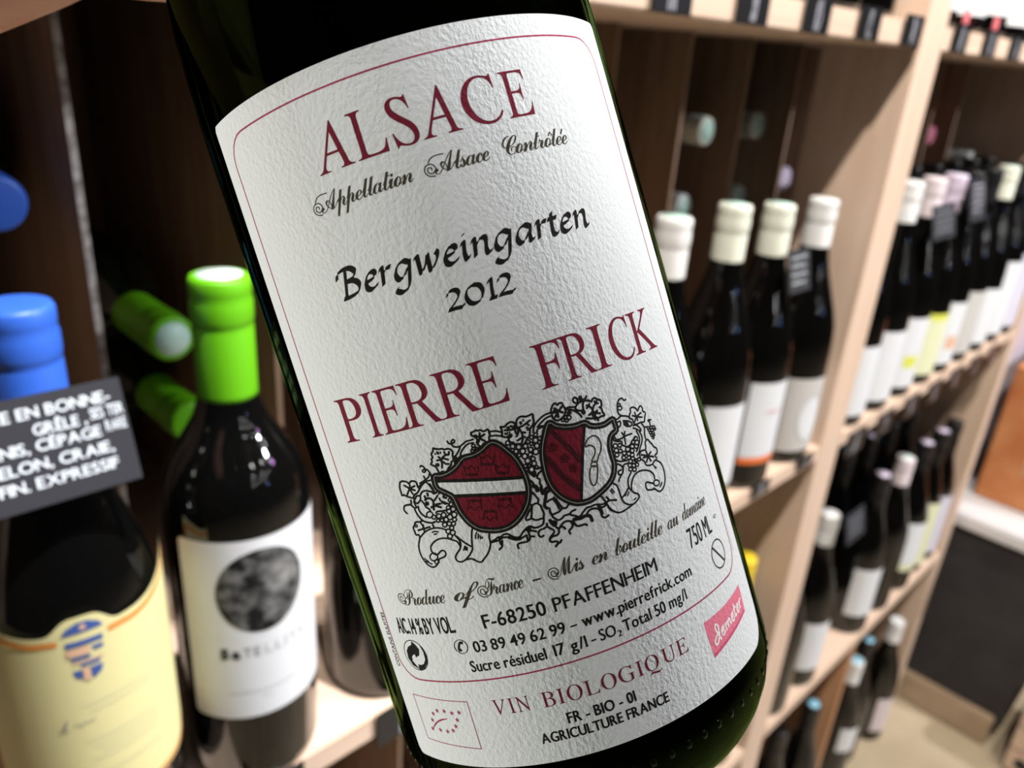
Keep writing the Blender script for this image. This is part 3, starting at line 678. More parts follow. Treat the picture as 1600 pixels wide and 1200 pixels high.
def glyph(ch, bold=0.0):
    key = (ch, bold)
    if key in _G: return _G[key]
    cu = bpy.data.curves.new('glyph', 'FONT')
    cu.body = ch
    cu.size = 1.0
    cu.resolution_u = 5
    cu.offset = bold
    o = bpy.data.objects.new('glyph', cu)
    COL.objects.link(o)
    dg = bpy.context.evaluated_depsgraph_get()
    me = bpy.data.meshes.new_from_object(o.evaluated_get(dg))
    v = [(q.co.x, q.co.y) for q in me.vertices]
    f = [tuple(p.vertices) for p in me.polygons]
    bpy.data.objects.remove(o); bpy.data.curves.remove(cu); bpy.data.meshes.remove(me)
    _G[key] = (v, f)
    return _G[key]


def bounds(g, shear=0.0):
    xs = [x + shear * y for x, y in g[0]]; ys = [y for x, y in g[0]]
    return min(xs), max(xs), min(ys), max(ys)


def line(ink, text, x0, x1, base, cap, st=None, bold=0.0, shear=0.0, gap=0.07, space=0.28, slant=0.0, rot=0.0):
    """Set text from x0 to x1 on a baseline; cap = capital height in mm."""
    ref = bounds(glyph(style('H' if st not in ('script', 'boldscript') else 'l', st)))[3]
    pen, items = 0.0, []
    for ch in text:
        if ch == ' ': pen += space; continue
        acc = {'ô': 'o', 'é': 'e', 'è': 'e', 'ê': 'e', 'Ê': 'E', 'É': 'E'}.get(ch) if st else None
        g = glyph(style(acc or ch, st), bold)
        if not g[0]: pen += space; continue
        a, b, _, _ = bounds(g, slant)
        items.append((g, pen - a, ch if acc else None, a, b)); pen += (b - a) + gap
    total = pen - gap
    # bounds are measured on unslanted outlines; the slant comes back with the glyph itself
    sx, sy = (x1 - x0) / total, cap / ref
    for g, x, acc, a, b in items:
        if rot == 0.0:
            ink.add(g, sx, sy, x0 + x * sx, base, shear)
            if acc:
                ex = x0 + (x + (a + b) / 2) * sx
                yx = bounds(g)[3] * sy
                sk = -slant * (yx + .25 * cap)
                if acc in 'éÉ': ink.ribbon([(ex + sk, base + yx + .12 * cap), (ex + sk + .16 * cap, base + yx + .36 * cap)], .09 * cap + .05)
                else: ink.ribbon([(ex + sk - .14 * cap, base + yx + .12 * cap), (ex + sk + .04 * cap, base + yx + .32 * cap), (ex + sk + .14 * cap, base + yx + .12 * cap)], .07 * cap + .04, step=1)
        else:
            c, s = math.cos(rot), math.sin(rot)
            ink.add(g, sx, sy, x0 + c * x * sx, base + s * x * sx, 0, rot)


def letters(ink, spec, base, top, st='italic', un=-0.27):
    """Capitals given one by one as (char, left, right) in mm, italics set upright."""
    for ch, a, b in spec:
        gv, gf = glyph(style(ch, st))
        pts = [(x + un * y, y) for x, y in gv]
        x0 = min(p[0] for p in pts); x1 = max(p[0] for p in pts)
        h = bounds(glyph(style('E', st)))[3]
        ink.add((pts, gf), (b - a) / (x1 - x0), (top - base) / h, a - x0 * (b - a) / (x1 - x0), base)


# ------------------------------------------------------------------ materials
def principled(name, color, rough=0.5, spec=0.5, metal=0.0, coat=0.0):
    m = bpy.data.materials.new(name)
    m.use_nodes = True
    b = m.node_tree.nodes['Principled BSDF']
    b.inputs['Base Color'].default_value = (*color, 1)
    b.inputs['Roughness'].default_value = rough
    b.inputs['Specular IOR Level'].default_value = spec
    b.inputs['Metallic'].default_value = metal
    b.inputs['Coat Weight'].default_value = coat
    return m, m.node_tree, b


def noise_color(nt, b, c0, c1, scale=(1, 1, 1), nscale=5.0, detail=4.0, coord='Object', lo=.35, hi=.65):
    N, L = nt.nodes, nt.links
    tc = N.new('ShaderNodeTexCoord'); mp = N.new('ShaderNodeMapping')
    mp.inputs['Scale'].default_value = scale
    nz = N.new('ShaderNodeTexNoise'); nz.inputs['Scale'].default_value = nscale; nz.inputs['Detail'].default_value = detail
    rp = N.new('ShaderNodeValToRGB')
    rp.color_ramp.elements[0].position = lo; rp.color_ramp.elements[1].position = hi
    rp.color_ramp.elements[0].color = (*c0, 1); rp.color_ramp.elements[1].color = (*c1, 1)
    L.new(tc.outputs[coord], mp.inputs[0]); L.new(mp.outputs[0], nz.inputs['Vector']); L.new(nz.outputs[0], rp.inputs[0])
    L.new(rp.outputs[0], b.inputs['Base Color'])
    return nz


def bump(nt, b, scale, strength, dist, detail=4.0, coord='Object', stretch=(1, 1, 1)):
    N, L = nt.nodes, nt.links
    tc = N.new('ShaderNodeTexCoord'); mp = N.new('ShaderNodeMapping'); mp.inputs['Scale'].default_value = stretch
    nz = N.new('ShaderNodeTexNoise'); nz.inputs['Scale'].default_value = scale; nz.inputs['Detail'].default_value = detail
    bp = N.new('ShaderNodeBump'); bp.inputs['Strength'].default_value = strength; bp.inputs['Distance'].default_value = dist
    L.new(tc.outputs[coord], mp.inputs[0]); L.new(mp.outputs[0], nz.inputs['Vector'])
    L.new(nz.outputs[0], bp.inputs['Height']); L.new(bp.outputs[0], b.inputs['Normal'])


M = {}


def simple(key, color, rough=0.5, spec=0.5, metal=0.0, coat=0.0):
    M[key] = principled(key, color, rough, spec, metal, coat)[0]


def wood(key, c0, c1, scale, rough=0.55):
    m, nt, b = principled(key, c0, rough, 0.3)
    noise_color(nt, b, c0, c1, scale, 3.0, 6.0)
    M[key] = m


wood('pale_wood_upright', (.75, .55, .42), (.83, .63, .495), (30, 30, 2.2))
wood('pale_wood_shelf', (.75, .55, .42), (.83, .63, .495), (2.2, 30, 30))
wood('brown_board', (.40, .26, .17), (.52, .35, .235), (3, 26, 3), 0.7)
wood('warm_wood', (.62, .32, .17), (.72, .40, .22), (20, 20, 2))
wood('plinth_board', (.42, .30, .20), (.55, .41, .28), (30, 3, 3))
m, nt, b = principled('board_edge', (.55, .50, .47), 0.8, 0.2); noise_color(nt, b, (.30, .26, .24), (.72, .68, .66), (1, 1, 1), 160, 3); M['board_edge'] = m
m, nt, b = principled('floor_tile', (.55, .44, .30), 0.45, 0.4); noise_color(nt, b, (.50, .40, .27), (.66, .54, .38), (1, 1, 1), 5, 5); M['floor_tile'] = m
m, nt, b = principled('wall_plaster', (.07, .055, .045), 0.9, 0.2); bump(nt, b, 60, .2, .01); M['wall_plaster'] = m
m, nt, b = principled('ceiling_paint', (.08, .07, .06), 0.9, 0.2); bump(nt, b, 40, .15, .01); M['ceiling_paint'] = m
m, nt, b = principled('grey_laminate', (.045, .043, .045), 0.6, 0.3); noise_color(nt, b, (.038, .036, .038), (.055, .052, .054), (1, 1, 1), 12, 4); M['grey_laminate'] = m
simple('white_laminate', (.86, .84, .86), .4)
m, nt, b = principled('orange_card', (.68, .25, .09), 0.75, 0.2); noise_color(nt, b, (.60, .20, .07), (.74, .31, .13), (1, 1, 1), 14, 4); M['orange_card'] = m
simple('lilac_card', (.78, .68, .76), .6)
simple('grey_card', (.22, .20, .23), .6)
simple('dark_glass', (.0025, .0025, .0025), .05, .60)
simple('dark_green_glass', (.003, .006, .002), .06, .55)
simple('slate', (.030, .031, .038), .75, .25)
simple('tag_black', (.012, .012, .014), .28, .5)
simple('chalk', (.72, .78, .84), .9, .1)
simple('chalk_dim', (.36, .37, .42), .9, .1)
simple('blue_foil', (.035, .13, .62), .42, .4)
simple('green_foil', (.12, .44, .006), .45, .35)
simple('mint_disc', (.55, .80, .70), .45)
simple('pale_disc', (.72, .84, .78), .4)
simple('white_foil', (.82, .82, .82), .45)
simple('cream_foil', (.80, .82, .70), .45)
simple('lilac_foil', (.72, .62, .78), .4)
simple('pink_foil', (.62, .18, .26), .4)
simple('black_foil', (.008, .008, .010), .3)
simple('sky_disc', (.30, .62, .80), .35)
simple('yellow_foil', (.85, .62, .03), .45)
simple('pink_white_foil', (.80, .70, .74), .45)
simple('white_paper', (.80, .82, .86), .75, .2)
simple('grey_paper', (.62, .60, .58), .75, .2)
simple('cream_paper', (.80, .74, .38), .75, .2)
simple('lemon_paper', (.80, .82, .55), .75, .2)
simple('lilac_paper', (.72, .70, .82), .75, .2)
simple('orange_ink', (.78, .30, .06), .75, .2)
simple('red_orange_ink', (.90, .22, .06), .75, .2)
simple('pale_ink', (.62, .66, .68), .75, .2)
simple('blue_ink', (.06, .12, .38), .75, .2)
simple('peach_ink', (.80, .50, .34), .75, .2)
simple('pink_ink', (.85, .55, .55), .75, .2)
simple('yellow_ink', (.75, .78, .12), .75, .2)
simple('grey_ink', (.30, .30, .30), .75, .2)
simple('light_grey_ink', (.52, .55, .57), .75, .2)
simple('soft_black_ink', (.05, .05, .055), .75, .2)
simple('pink_mark', (.85, .22, .25), .6, .2)
m, nt, b = principled('moon_print', (.1, .1, .1), 0.75, 0.2); noise_color(nt, b, (.010, .010, .010), (.30, .30, .30), (1, 1, 1), 95, 3, lo=.40, hi=.74); M['moon_print'] = m
# laid paper of the big label, and the inks printed on it (they take the same grain)
PAPER = dict(scale=1500, strength=0.38, dist=0.0007)


def printed(key, c0, rough=.78, spec=.15, grain=True):
    m, nt, b = principled(key, c0, rough, spec)
    if grain: bump(nt, b, PAPER['scale'], PAPER['strength'], PAPER['dist'], 5, 'Object', (1, 1, .8))
    M[key] = m


printed('label_paper', (.77, .80, .815))
printed('black_ink', (.010, .009, .008))
printed('olive_ink', (.055, .046, .030))
printed('crimson_ink', (.17, .012, .030))
printed('line_ink', (.36, .045, .10))
printed('shield_red', (.165, .010, .022))
printed('shield_dark', (.045, .006, .008))
printed('rose_ink', (.80, .21, .30))
printed('rose_dark_ink', (.66, .10, .20))
printed('inline_ink', (.38, .37, .34))
printed('logo_white', (.90, .86, .86))
# bottle glass of the held bottle: clear surface, green absorbing body
m = bpy.data.materials.new('green_glass'); m.use_nodes = True
nt = m.node_tree; nt.nodes.remove(nt.nodes['Principled BSDF'])
gl = nt.nodes.new('ShaderNodeBsdfGlass'); gl.inputs['IOR'].default_value = 1.46; gl.inputs['Roughness'].default_value = 0.0
gl.inputs['Color'].default_value = (.13, .22, .07, 1)
va = nt.nodes.new('ShaderNodeVolumeAbsorption'); va.inputs['Color'].default_value = (.36, .58, .02, 1); va.inputs['Density'].default_value = 620.0
nt.links.new(gl.outputs[0], nt.nodes['Material Output'].inputs['Surface'])
nt.links.new(va.outputs[0], nt.nodes['Material Output'].inputs['Volume'])
M['green_glass'] = m
m, nt, b = principled('skin', (.78, .36, .25), 0.5, 0.35)
b.inputs['Subsurface Weight'].default_value = 0.12
b.inputs['Subsurface Radius'].default_value = (.01, .004, .002)
noise_color(nt, b, (.84, .46, .36), (.92, .57, .47), (1, 1, 1), 60, 4)
bn = nt.nodes.new('ShaderNodeBump'); nz = nt.nodes.new('ShaderNodeTexNoise'); nz.inputs['Scale'].default_value = 420
bn.inputs['Strength'].default_value = .25; bn.inputs['Distance'].default_value = .002
nt.links.new(nz.outputs[0], bn.inputs['Height']); nt.links.new(bn.outputs[0], b.inputs['Normal'])
M['skin'] = m
m, nt, b = principled('dark_cloth', (.03, .03, .035), .95, .1); bump(nt, b, 300, .3, .002); M['dark_cloth'] = m
simple('nail', (.82, .50, .42), .3)

# ------------------------------------------------------------------ the room
X0, X1, Y0, Y1, H = -2.6, 4.6, -7.5, 0.86, 2.70
obj('floor', box_mesh('floor', X0, X1, Y0, Y1, -.06, 0, M['floor_tile']), kind='structure')
obj('ceiling', box_mesh('ceiling', X0, X1, Y0, Y1, H, H + .06, M['ceiling_paint']), kind='structure')
obj('wall_back', box_mesh('wall_back', X0, X1, Y1, Y1 + .1, 0, H, M['wall_plaster']), kind='structure')
obj('wall_front', box_mesh('wall_front', X0, X1, Y0 - .1, Y0, 0, H, M['wall_plaster']), kind='structure')
obj('wall_left', box_mesh('wall_left', X0 - .1, X0, Y0, Y1, 0, H, M['wall_plaster']), kind='structure')
obj('wall_right', box_mesh('wall_right', X1, X1 + .1, Y0, Y1, 0, H, M['wall_plaster']), kind='structure')


def P(x, y, z):                       # heights below are given from the eye line
    return (x, y, CAM_Z + z)


# ------------------------------------------------------------------ the wine rack
FRONT, BACK, BIN = 0.33, 0.815, 0.485
Z_UP0, Z_UP1 = .0257, .0475
Z_MID0, Z_MID1 = -.434, -.4135
Z_LOW0, Z_LOW1 = -.927, -.9065
UX0, UX1, FX0, FX1 = .8686, .9272, 1.640, 1.676
rack = empty('wine_rack', (0.7, FRONT, 0), label='tall pale wooden wine rack with brown bin dividers full of bottles', cat='shelf')
rack_inv = Matrix.Translation((-0.7, -FRONT, 0))


def rack_part(name, x0, x1, y0, y1, z0, z1, mat, bev=.0012, **k):
    cx, cy, cz = (x0 + x1) / 2, (y0 + y1) / 2, (z0 + z1) / 2
    me = box_mesh(name, x0 - cx, x1 - cx, y0 - cy, y1 - cy, z0 - cz, z1 - cz, M[mat], bev)
    return obj(name, me, rack, loc=(cx - .7, cy - FRONT, cz), **k)


E = CAM_Z
rack_part('upright', UX0, UX1, FRONT, .430, 0, E + .42, 'pale_wood_upright')
rack_part('upright', FX0, FX1, FRONT, BACK, 0, E + .42, 'pale_wood_upright')
rack_part('upright', -.36, -.32, FRONT, BACK, 0, E + .42, 'pale_wood_upright')
for z0, z1 in ((Z_UP0, Z_UP1), (Z_MID0, Z_MID1), (Z_LOW0, Z_LOW1)):
    # each level: one board per bay and a back board running behind the middle upright
    rack_part('shelf', -.32, UX0, FRONT, .449, E + z0, E + z1, 'pale_wood_shelf')
    rack_part('shelf', UX1, FX0, FRONT, .449, E + z0, E + z1, 'pale_wood_shelf')
    rack_part('shelf', -.32, FX0, .449, BACK, E + z0, E + z1, 'pale_wood_shelf')
rack_part('back_panel', -.36, FX1, BACK, BACK + .012, 0, E + .42, 'brown_board')
DX = [.1397 + .1138 * k for k in range(-3, 13)]
for zl, zh in ((Z_MID1, Z_UP0), (Z_LOW1, Z_MID0)):
    for x in DX:
        d = rack_part('divider', x - .0016, x + .0016, BIN, BACK, E + zl, E + zh, 'brown_board', 0)
        e = box_mesh('divider_edge', -.0020, .0020, -.0012, .0, -(zh - zl) / 2, (zh - zl) / 2, M['board_edge' if x < .2 else 'brown_board'])
        obj('divider_edge', e, d, loc=(0, -(BACK - BIN) / 2, 0), label='rough grey sawn front edge' if x < .2 else None)
rack_part('divider', 1.246, 1.258, FRONT + .002, .60, 0, E + Z_LOW0, 'warm_wood', label='orange tinted wood upright below the lowest shelf')  # reddish bounce light is put into this board's orange colour


# ------------------------------------------------------------------ bottles
def profile(kind, R, Hh=.30):
    if kind == 'bordeaux':
        p = [(0, .012), (R * .5, .008), (R - .008, .0012), (R - .004, 0), (R - .001, .004), (R, .009), (R, .172), (R * .985, .183), (R * .93, .194), (R * .80, .206), (R * .62, .2165), (R * .48, .226), (.0150, .238), (.0140, .25), (.0137, .28), (.0137, .296), (0, .2965)]
    elif kind == 'burgundy':
        p = [(0, .012), (R * .5, .008), (R - .008, .0012), (R - .004, 0), (R - .001, .004), (R, .009), (R, .135), (R * .985, .150), (R * .94, .164), (R * .84, .181), (R * .70, .199), (R * .56, .216), (R * .45, .232), (.0152, .247), (.0140, .262), (.0138, .296), (0, .2965)]
    else:                              # flute
        p = [(0, .012), (R * .5, .006), (R - .014, .0004), (R - .013, 0), (R - .0105, .0002), (R - .008, .0012), (R - .0055, .003), (R - .0035, .0055), (R - .0017, .0088), (R - .0005, .0125), (R, .016), (R, .1355), (R * .985, .1515), (R * .94, .1685), (R * .86, .1885), (R * .74, .2105), (R * .60, .238), (R * .48, .262), (.0150, .285), (.0140, .30), (.0138, .325), (.0155, .327), (.0155, .334), (.0138, .335), (0, .3355)]
        return p
    s = Hh / .30
    return [(r, z * s) for r, z in p]


CAPS = [(.0143, .2370), (.0151, .2372), (.0149, .2400), (.0149, .2745), (.0144, .2760), (.0150, .2775), (.0153, .2800), (.0153, .2880), (.0146, .2905), (.0150, .2930), (.0150, .2985), (.0140, .3005), (.0120, .3010), (0, .3008)]


def patch(R, th0, th1, z0, z1, mat, name='paper_label', lift=.0004, nu=24, topfn=None, botfn=None, rc=0.0, thick=0.0, rct=None, rcr=None):
    """A sheet rolled round the bottle, corners rounded by rc."""
    vs, fs = [], []
    r = R + lift
    for i in range(nu + 1):
        th = th0 + (th1 - th0) * i / nu
        d = min(th - th0, th1 - th) * R
        rnd = lambda q: q - math.sqrt(max(q * q - (q - d) ** 2, 0)) if d < q else 0
        rb_ = rcr if (rcr is not None and th > (th0 + th1) / 2) else rc
        a = z0 + rnd(rb_) + (botfn(th) if botfn else 0)
        c = z1 - rnd(rc if rct is None else rct) + (topfn(th) if topfn else 0)
        for z in (a, c): vs.append((r * math.sin(th), -r * math.cos(th), z))
    for i in range(nu):
        k = 2 * i
        fs.append((k, k + 2, k + 3, k + 1))
    if thick:                          # cut edges of the sheet: their own vertices, so they shade flat
        q = r - thick
        loop = [2 * i for i in range(nu + 1)] + [2 * i + 1 for i in range(nu, -1, -1)]
        n0 = len(vs); m = len(loop)
        for i in loop:
            x, y, z = vs[i]
            vs.append((x, y, z)); vs.append((x * q / r, y * q / r, z))
        for i in range(m):
            a, b2 = n0 + 2 * i, n0 + 2 * ((i + 1) % m)
            fs.append((a, a + 1, b2 + 1, b2))
    return mesh(name, vs, fs, mat, True)


ORD = ('first', 'second', 'third', 'fourth', 'fifth', 'sixth', 'seventh', 'eighth')
MESHES = {}


def cached(key, fn):
    if key not in MESHES: MESHES[key] = fn()
    return MESHES[key]


def bottle(label, loc, kind='burgundy', R=.0395, cap='white_foil', disc=None, glass='dark_glass', h=.30, rot=None, paper=None, group=None, name='wine_bottle', cap_from=0.0, cat='bottle', long=True):
    """A bottle standing (or lying, with rot) at loc; paper = list of (th0,th1,z0,z1,material)."""
    t = empty(name, loc, label=label, cat=cat, group=group)
    if rot: t.rotation_euler = rot
    obj('glass_body', cached(('g', kind, R, h, glass), lambda: lathe('glass_body', profile(kind, R, h), M[glass], 40)), t)
    dz = h - .30
    if cap:
        c = obj('capsule', cached(('c', cap), lambda: lathe('capsule', CAPS, M[cap], 32)), t, loc=(0, 0, dz))
        if disc:
            obj('capsule_disc', cached(('d', disc), lambda: lathe('capsule_disc', [(.0112, .0), (.0112, .0004), (0, .0006)], M[disc], 24)), c, loc=(0, 0, .3008))
    for i, (a, b_, z0, z1, mt) in enumerate(paper or []):
        obj('paper_label', patch(R, math.radians(a), math.radians(b_), z0, z1, M[mt], lift=.0004 + .00012 * i), t)
    return t


def sign(label, origin, w, hgt, tilt, lines, group=None, yaw=0.0, mat='chalk', name='chalk_sign', cap=.0046, bold=.016):
    """A small slate on a bottle neck; lines = [(text, x0, x1, baseline)] in mm from its top right corner."""
    t = empty(name, origin, label=label, cat='sign', group=group)
    t.rotation_euler = (tilt, 0, yaw)
    obj('slate_board', box_mesh('slate_board', -w, 0, 0, .0018, -hgt, 0, M['slate'], .0003), t)
    ink = Ink()
    for tx, x0, x1, base in lines:
        if tx == '~':
            n = max(3, int((x1 - x0) / 2.2))
            ink.ribbon([(x0 + (x1 - x0) * k / n, base + (1.3 if k % 2 else -.2) * random.uniform(.5, 1.3)) for k in range(n + 1)], .9)
        else:
            line(ink, tx, x0, x1, base, cap * 1000, bold=bold, gap=.05, space=.30)
    obj('chalk_writing', ink.flat('chalk_writing', M[mat], y=-.0002), t, label='white handwriting')
    return t


MIDZ, LOWZ, UPZ = E + Z_MID1 + .0004, E + Z_LOW1 + .0004, E + Z_UP1 + .0004
# --- middle shelf, near bay
cream = bottle('big dark bottle with blue capsule and cream label edged in orange', (.0743, .366, MIDZ), 'burgundy', .0425, 'blue_foil', None, h=.3005)


def cream_top(th):
    t = math.degrees(th)
    return .008 * math.exp(-((t + 8) / 15.0) ** 4) + .016 * (max(0, abs(t + 4) - 26) / 50) ** 2


cl = obj('paper_label', patch(.0425, math.radians(-82), math.radians(76), .052, .1615, M['cream_paper'], nu=80, topfn=cream_top, rc=.022, rct=0.0004), cream, label='cream label with orange edge and small blue crest')
ik = Ink()
RR = 42.5
U = lambda deg: math.radians(deg) * RR
top = [(U(t), 161.5 + (cream_top(math.radians(t)) * 1000 if abs(t + 8) > 24 else 0.3) - 4.3) for t in range(-80, 75, 3)]
ik.ribbon([p for p in top if p[0] < U(-8) - 9], 3.0); ik.ribbon([p for p in top if p[0] > U(-8) + 9], 3.0)
ik.ribbon([(U(-82) + 2.4, 172), (U(-82) + 2.4, 140), (U(-82) + 2.4, 100), (U(-82) + 3, 80), (U(-82) + 8, 62), (U(-82) + 18, 55), (0, 54), (U(76) - 18, 55), (U(76) - 8, 62), (U(76) - 2.2, 76), (U(76) - 1.4, 100), (U(76) - 1.2, 140), (U(76) - 1.2, 172)], 2.2)
obj('orange_border', ik.wrap('orange_border', .0425, M['orange_ink'], lift=.0006), cl)


def crest_poly(mat, polys, lift):
    ik = Ink()
    for p in polys: ik.fill([(x * .86 - 6.0, (z - 137) * .98 + 150.5) for x, z in p])
    obj('crest_print', ik.wrap('crest_print', .0425, M[mat], lift=lift), cl)


crest_poly('blue_ink', [[(-10, 147.5), (-7, 151), (-2, 153.4), (3, 153.4), (8, 151), (10, 148)], [(-8.6, 143.5), (8.8, 143.5), (9, 140.5), (-8.6, 140.5)], [(3, 138.5), (8.6, 138.5), (8.4, 136), (4, 136)],
           [(-7, 134.5), (2, 134.5), (2, 132.8), (-7, 132.8)], [(-3, 130.5), (6, 130.5), (6, 128.6), (-3, 128.6)], [(-7.4, 127), (-3, 127), (-3.2, 121.5), (-6, 123)], [(1, 127), (7.2, 127), (6, 123), (1.5, 120)]], .0007)
crest_poly('peach_ink', [[(.5 + 1.6 * math.cos(k * PI / 6), 150.6 + 1.4 * math.sin(k * PI / 6)) for k in range(12)], [(-8.6, 139.5), (2, 139.5), (2, 135.4), (-8.6, 135.4)], [(-7, 132), (8, 132), (8, 131), (-7, 131)], [(-2.6, 127.5), (.6, 127.5), (.6, 120), (-2.6, 120.5)]], .0008)
ik = Ink()
ik.ribbon([(-22, 106), (-19, 111), (-18, 113), (-20, 107), (-18, 107.5)], .5); ik.ribbon([(-16, 109), (-14, 110), (-13, 108.5), (-11, 110), (-9, 109.5), (-7, 111)], .45)
obj('script_print', ik.wrap('script_print', .0425, M['grey_ink'], lift=.0007), cl)
ik = Ink()
for z in (120, 116, 98, 94, 90, 86, 76): ik.ribbon([(-12 + z % 7, z), (8, z + .5), (24, z)], .5)
obj('faint_print', ik.wrap('faint_print', .0425, M['lemon_paper'], lift=.0007), cl)

sat = bottle('dark bottle with lime green capsule and white moon label', (.163, .366, MIDZ), 'bordeaux', .039, 'green_foil', 'pale_disc', h=.3005)
sl_ = obj('paper_label', patch(.039, math.radians(-74), math.radians(63), .053, .1715, M['white_paper'], nu=40, rc=.002), sat, label='white label with a dark moon picture')
TH = math.radians(-10)
ik = Ink()
ik.fill([(26.5 * math.cos(2 * PI * k / 40) * .92, 26.5 * math.sin(2 * PI * k / 40)) for k in range(40)])
obj('moon_picture', ik.wrap('moon_picture', .039, M['moon_print'], z0=.1385, th0=TH, lift=.0006), sl_)
for tx, x0, x1, mt, bd in (('Sa', -24.5, -14, 'soft_black_ink', .06), ('TE', -12.5, -3.5, 'grey_ink', 0), ('LLITE', -1, 25, 'light_grey_ink', 0)):
    ik = Ink(); line(ik, tx, x0, x1, 0, 6.2, bold=bd, gap=.16)
    obj('lettering', ik.wrap('lettering', .039, M[mt], z0=.0965, th0=TH, lift=.0006), sl_)
ik = Ink(); ik.ribbon([(-22, 0), (0, -.5), (24, 0)], .5); ik.ribbon([(-4, -5), (2, -5)], .5)
obj('faint_print', ik.wrap('faint_print', .039, M['pale_ink'], z0=.072, th0=TH, lift=.0006), sl_)

bottle('plain black bottle without visible label right of the moon label bottle', (.262, .369, MIDZ), 'burgundy', .0395, 'black_foil')
RIGHT = [(.547, .295, 'white_foil', 'mint_disc', 'dark bottle with white capsule half hidden behind the held bottle', [(-54, 54, .032, .118, 'white_paper')]),
         (.639, .298, 'cream_foil', 'mint_disc', 'dark bottle with cream capsule and white label signed in pen', [(-54, 54, .030, .118, 'white_paper')]),
         (.721, .292, 'cream_foil', 'mint_disc', 'dark bottle with white label that has an orange band below', [(-54, 54, .038, .122, 'white_paper'), (-54, 54, .031, .0385, 'red_orange_ink')]),
         (.814, .290, 'white_foil', None, 'dark bottle with white capsule and pale grey label beside the light upright', [(-60, 60, .016, .104, 'grey_paper')])]
rb = []
for x, h, cp, dc, lb, pp in RIGHT:
    rb.append(bottle(lb, (x, .366, MIDZ), 'burgundy', .0405, cp, dc, h=h, paper=pp))
ik = Ink(); ik.ribbon([(-32, 60), (-30, 66), (-30, 58), (-28, 63), (-26, 60), (-24, 66), (-23, 61), (-21, 64)], .6)
obj('signature', ik.wrap('signature', .0405, M['grey_ink'], lift=.0008), rb[1])
ik = Ink(); ik.fill([(-16, 92), (4, 92), (4, 89), (-16, 89)])
obj('faint_print', ik.wrap('faint_print', .0405, M['pink_ink'], lift=.0009), rb[2])
ik = Ink(); ik.fill([(-8 + 15 * math.cos(2 * PI * k / 28), 56 + 26 * math.sin(2 * PI * k / 28)) for k in range(28)])
obj('oval_print', ik.wrap('oval_print', .0405, M['white_paper'], lift=.0008), rb[3])
ik = Ink(); ik.ribbon([(-8 + 15 * math.cos(2 * PI * k / 28), 56 + 26 * math.sin(2 * PI * k / 28)) for k in range(28)], .9, True)
obj('oval_print', ik.wrap('oval_print', .0405, M['pale_ink'], lift=.0009), rb[3])

sign('black chalk sign with white French handwriting on the blue capsule bottle', (.1043, .3445, E - .1446), .078, .0465, math.radians(-19),
     [('LOIRE EN BONNE-', -62, -5.5, -9.3), ('GRÊLE', -37, -19.5, -16.8), (',', -17.5, -16.3, -16.8), ('SES TER', -14.8, -1.2, -15.6), ('ANIS, CÉPAGE', -56, -12, -23.4), ('RARE', -9.8, -1.4, -22.2), ('MELON, CRAIE,', -58, -8.5, -31), ('FIN. EXPRESSIF', -54, -8.2, -38.6)])
sign('small slate with chalk scribble on the neck of the orange banded bottle', (.737, .336, E - .1575), .041, .041, math.radians(-14),
     [('~', -37, -6, -8), ('~', -36, -9, -16), ('~', -37, -7, -24), ('~', -36, -10, -32)])

# --- lying bottles in the bins; the neck points at the aisle (-y)
DOWN = (PI / 2, 0, 0)


def lying(label, x, y, z, cap, disc, R=.0375, yaw=0.0, pitch=0.0, glass='dark_glass', kind='bordeaux', group='bottles lying in the bins'):
    # origin sits on the base; the capsule end comes to (x, y, z)
    L = .3010
    dvec = Vector((math.sin(yaw) * math.cos(pitch), math.cos(yaw) * math.cos(pitch), -math.sin(pitch)))   # towards the base
    base = Vector((x, y, z)) + dvec * L
    t = bottle(label, base, kind, R, cap, disc, glass=glass, group=group)
    t.rotation_euler = (-dvec).to_track_quat('Z', 'Y').to_euler()
    return t


lying('lying bottle with lime green capsule and mint end beside the standing lime capsule', .1820, .484, E - .1858, 'green_foil', 'mint_disc', glass='dark_green_glass')
lying('dim lying bottle with green capsule below the brighter lying green one', .1970, .5050, E - .2576, 'green_foil', None, glass='dark_green_glass')
lying('lying bottle with bright blue end at the left edge of the photo', .0980, .478, E - .0925, 'blue_foil', None)
lying('lying bottle with white capsule, upper left of the two pale round ends', .7545, .481, E - .0679, 'cream_foil', 'mint_disc')
lying('lying bottle with white capsule, upper right of the two pale round ends', .8630, .4831, E - .0643, 'cream_foil', 'mint_disc')
lying('lying bottle with white and mint end just above the half hidden white capsule', .7520, .494, E - .1504, 'white_foil', 'mint_disc')
lying('lying bottle with pale end just above the cream capsule of the signed bottle', .8640, .4925, E - .1478, 'cream_foil', 'mint_disc')
lying('lying bottle with small lilac end near the shaded side of the light upright', .9770, .4957, E - .1322, 'lilac_foil', None)
lying('lying bottle with tiny dark pink end right of the light upright', 1.436, .491, E - .0875, 'pink_foil', None)
lying('lying bottle with white end high in the far bay', 1.662 - .06, .4715, E - .1300, 'white_foil', None)
lying('lying bottle with dull beige end beneath the white far end', 1.6000, .4720, E - .2075, 'pink_white_foil', None)
bottle('tall dark bottle with yellow capsule on the lowest shelf, mostly behind the held bottle', (.826, .372, LOWZ), 'burgundy', .037, 'yellow_foil', h=.329)
lying('lying bottle with pale blue end in the lower far bay', 1.452, .4846, E - .6525, 'black_foil', 'sky_disc')

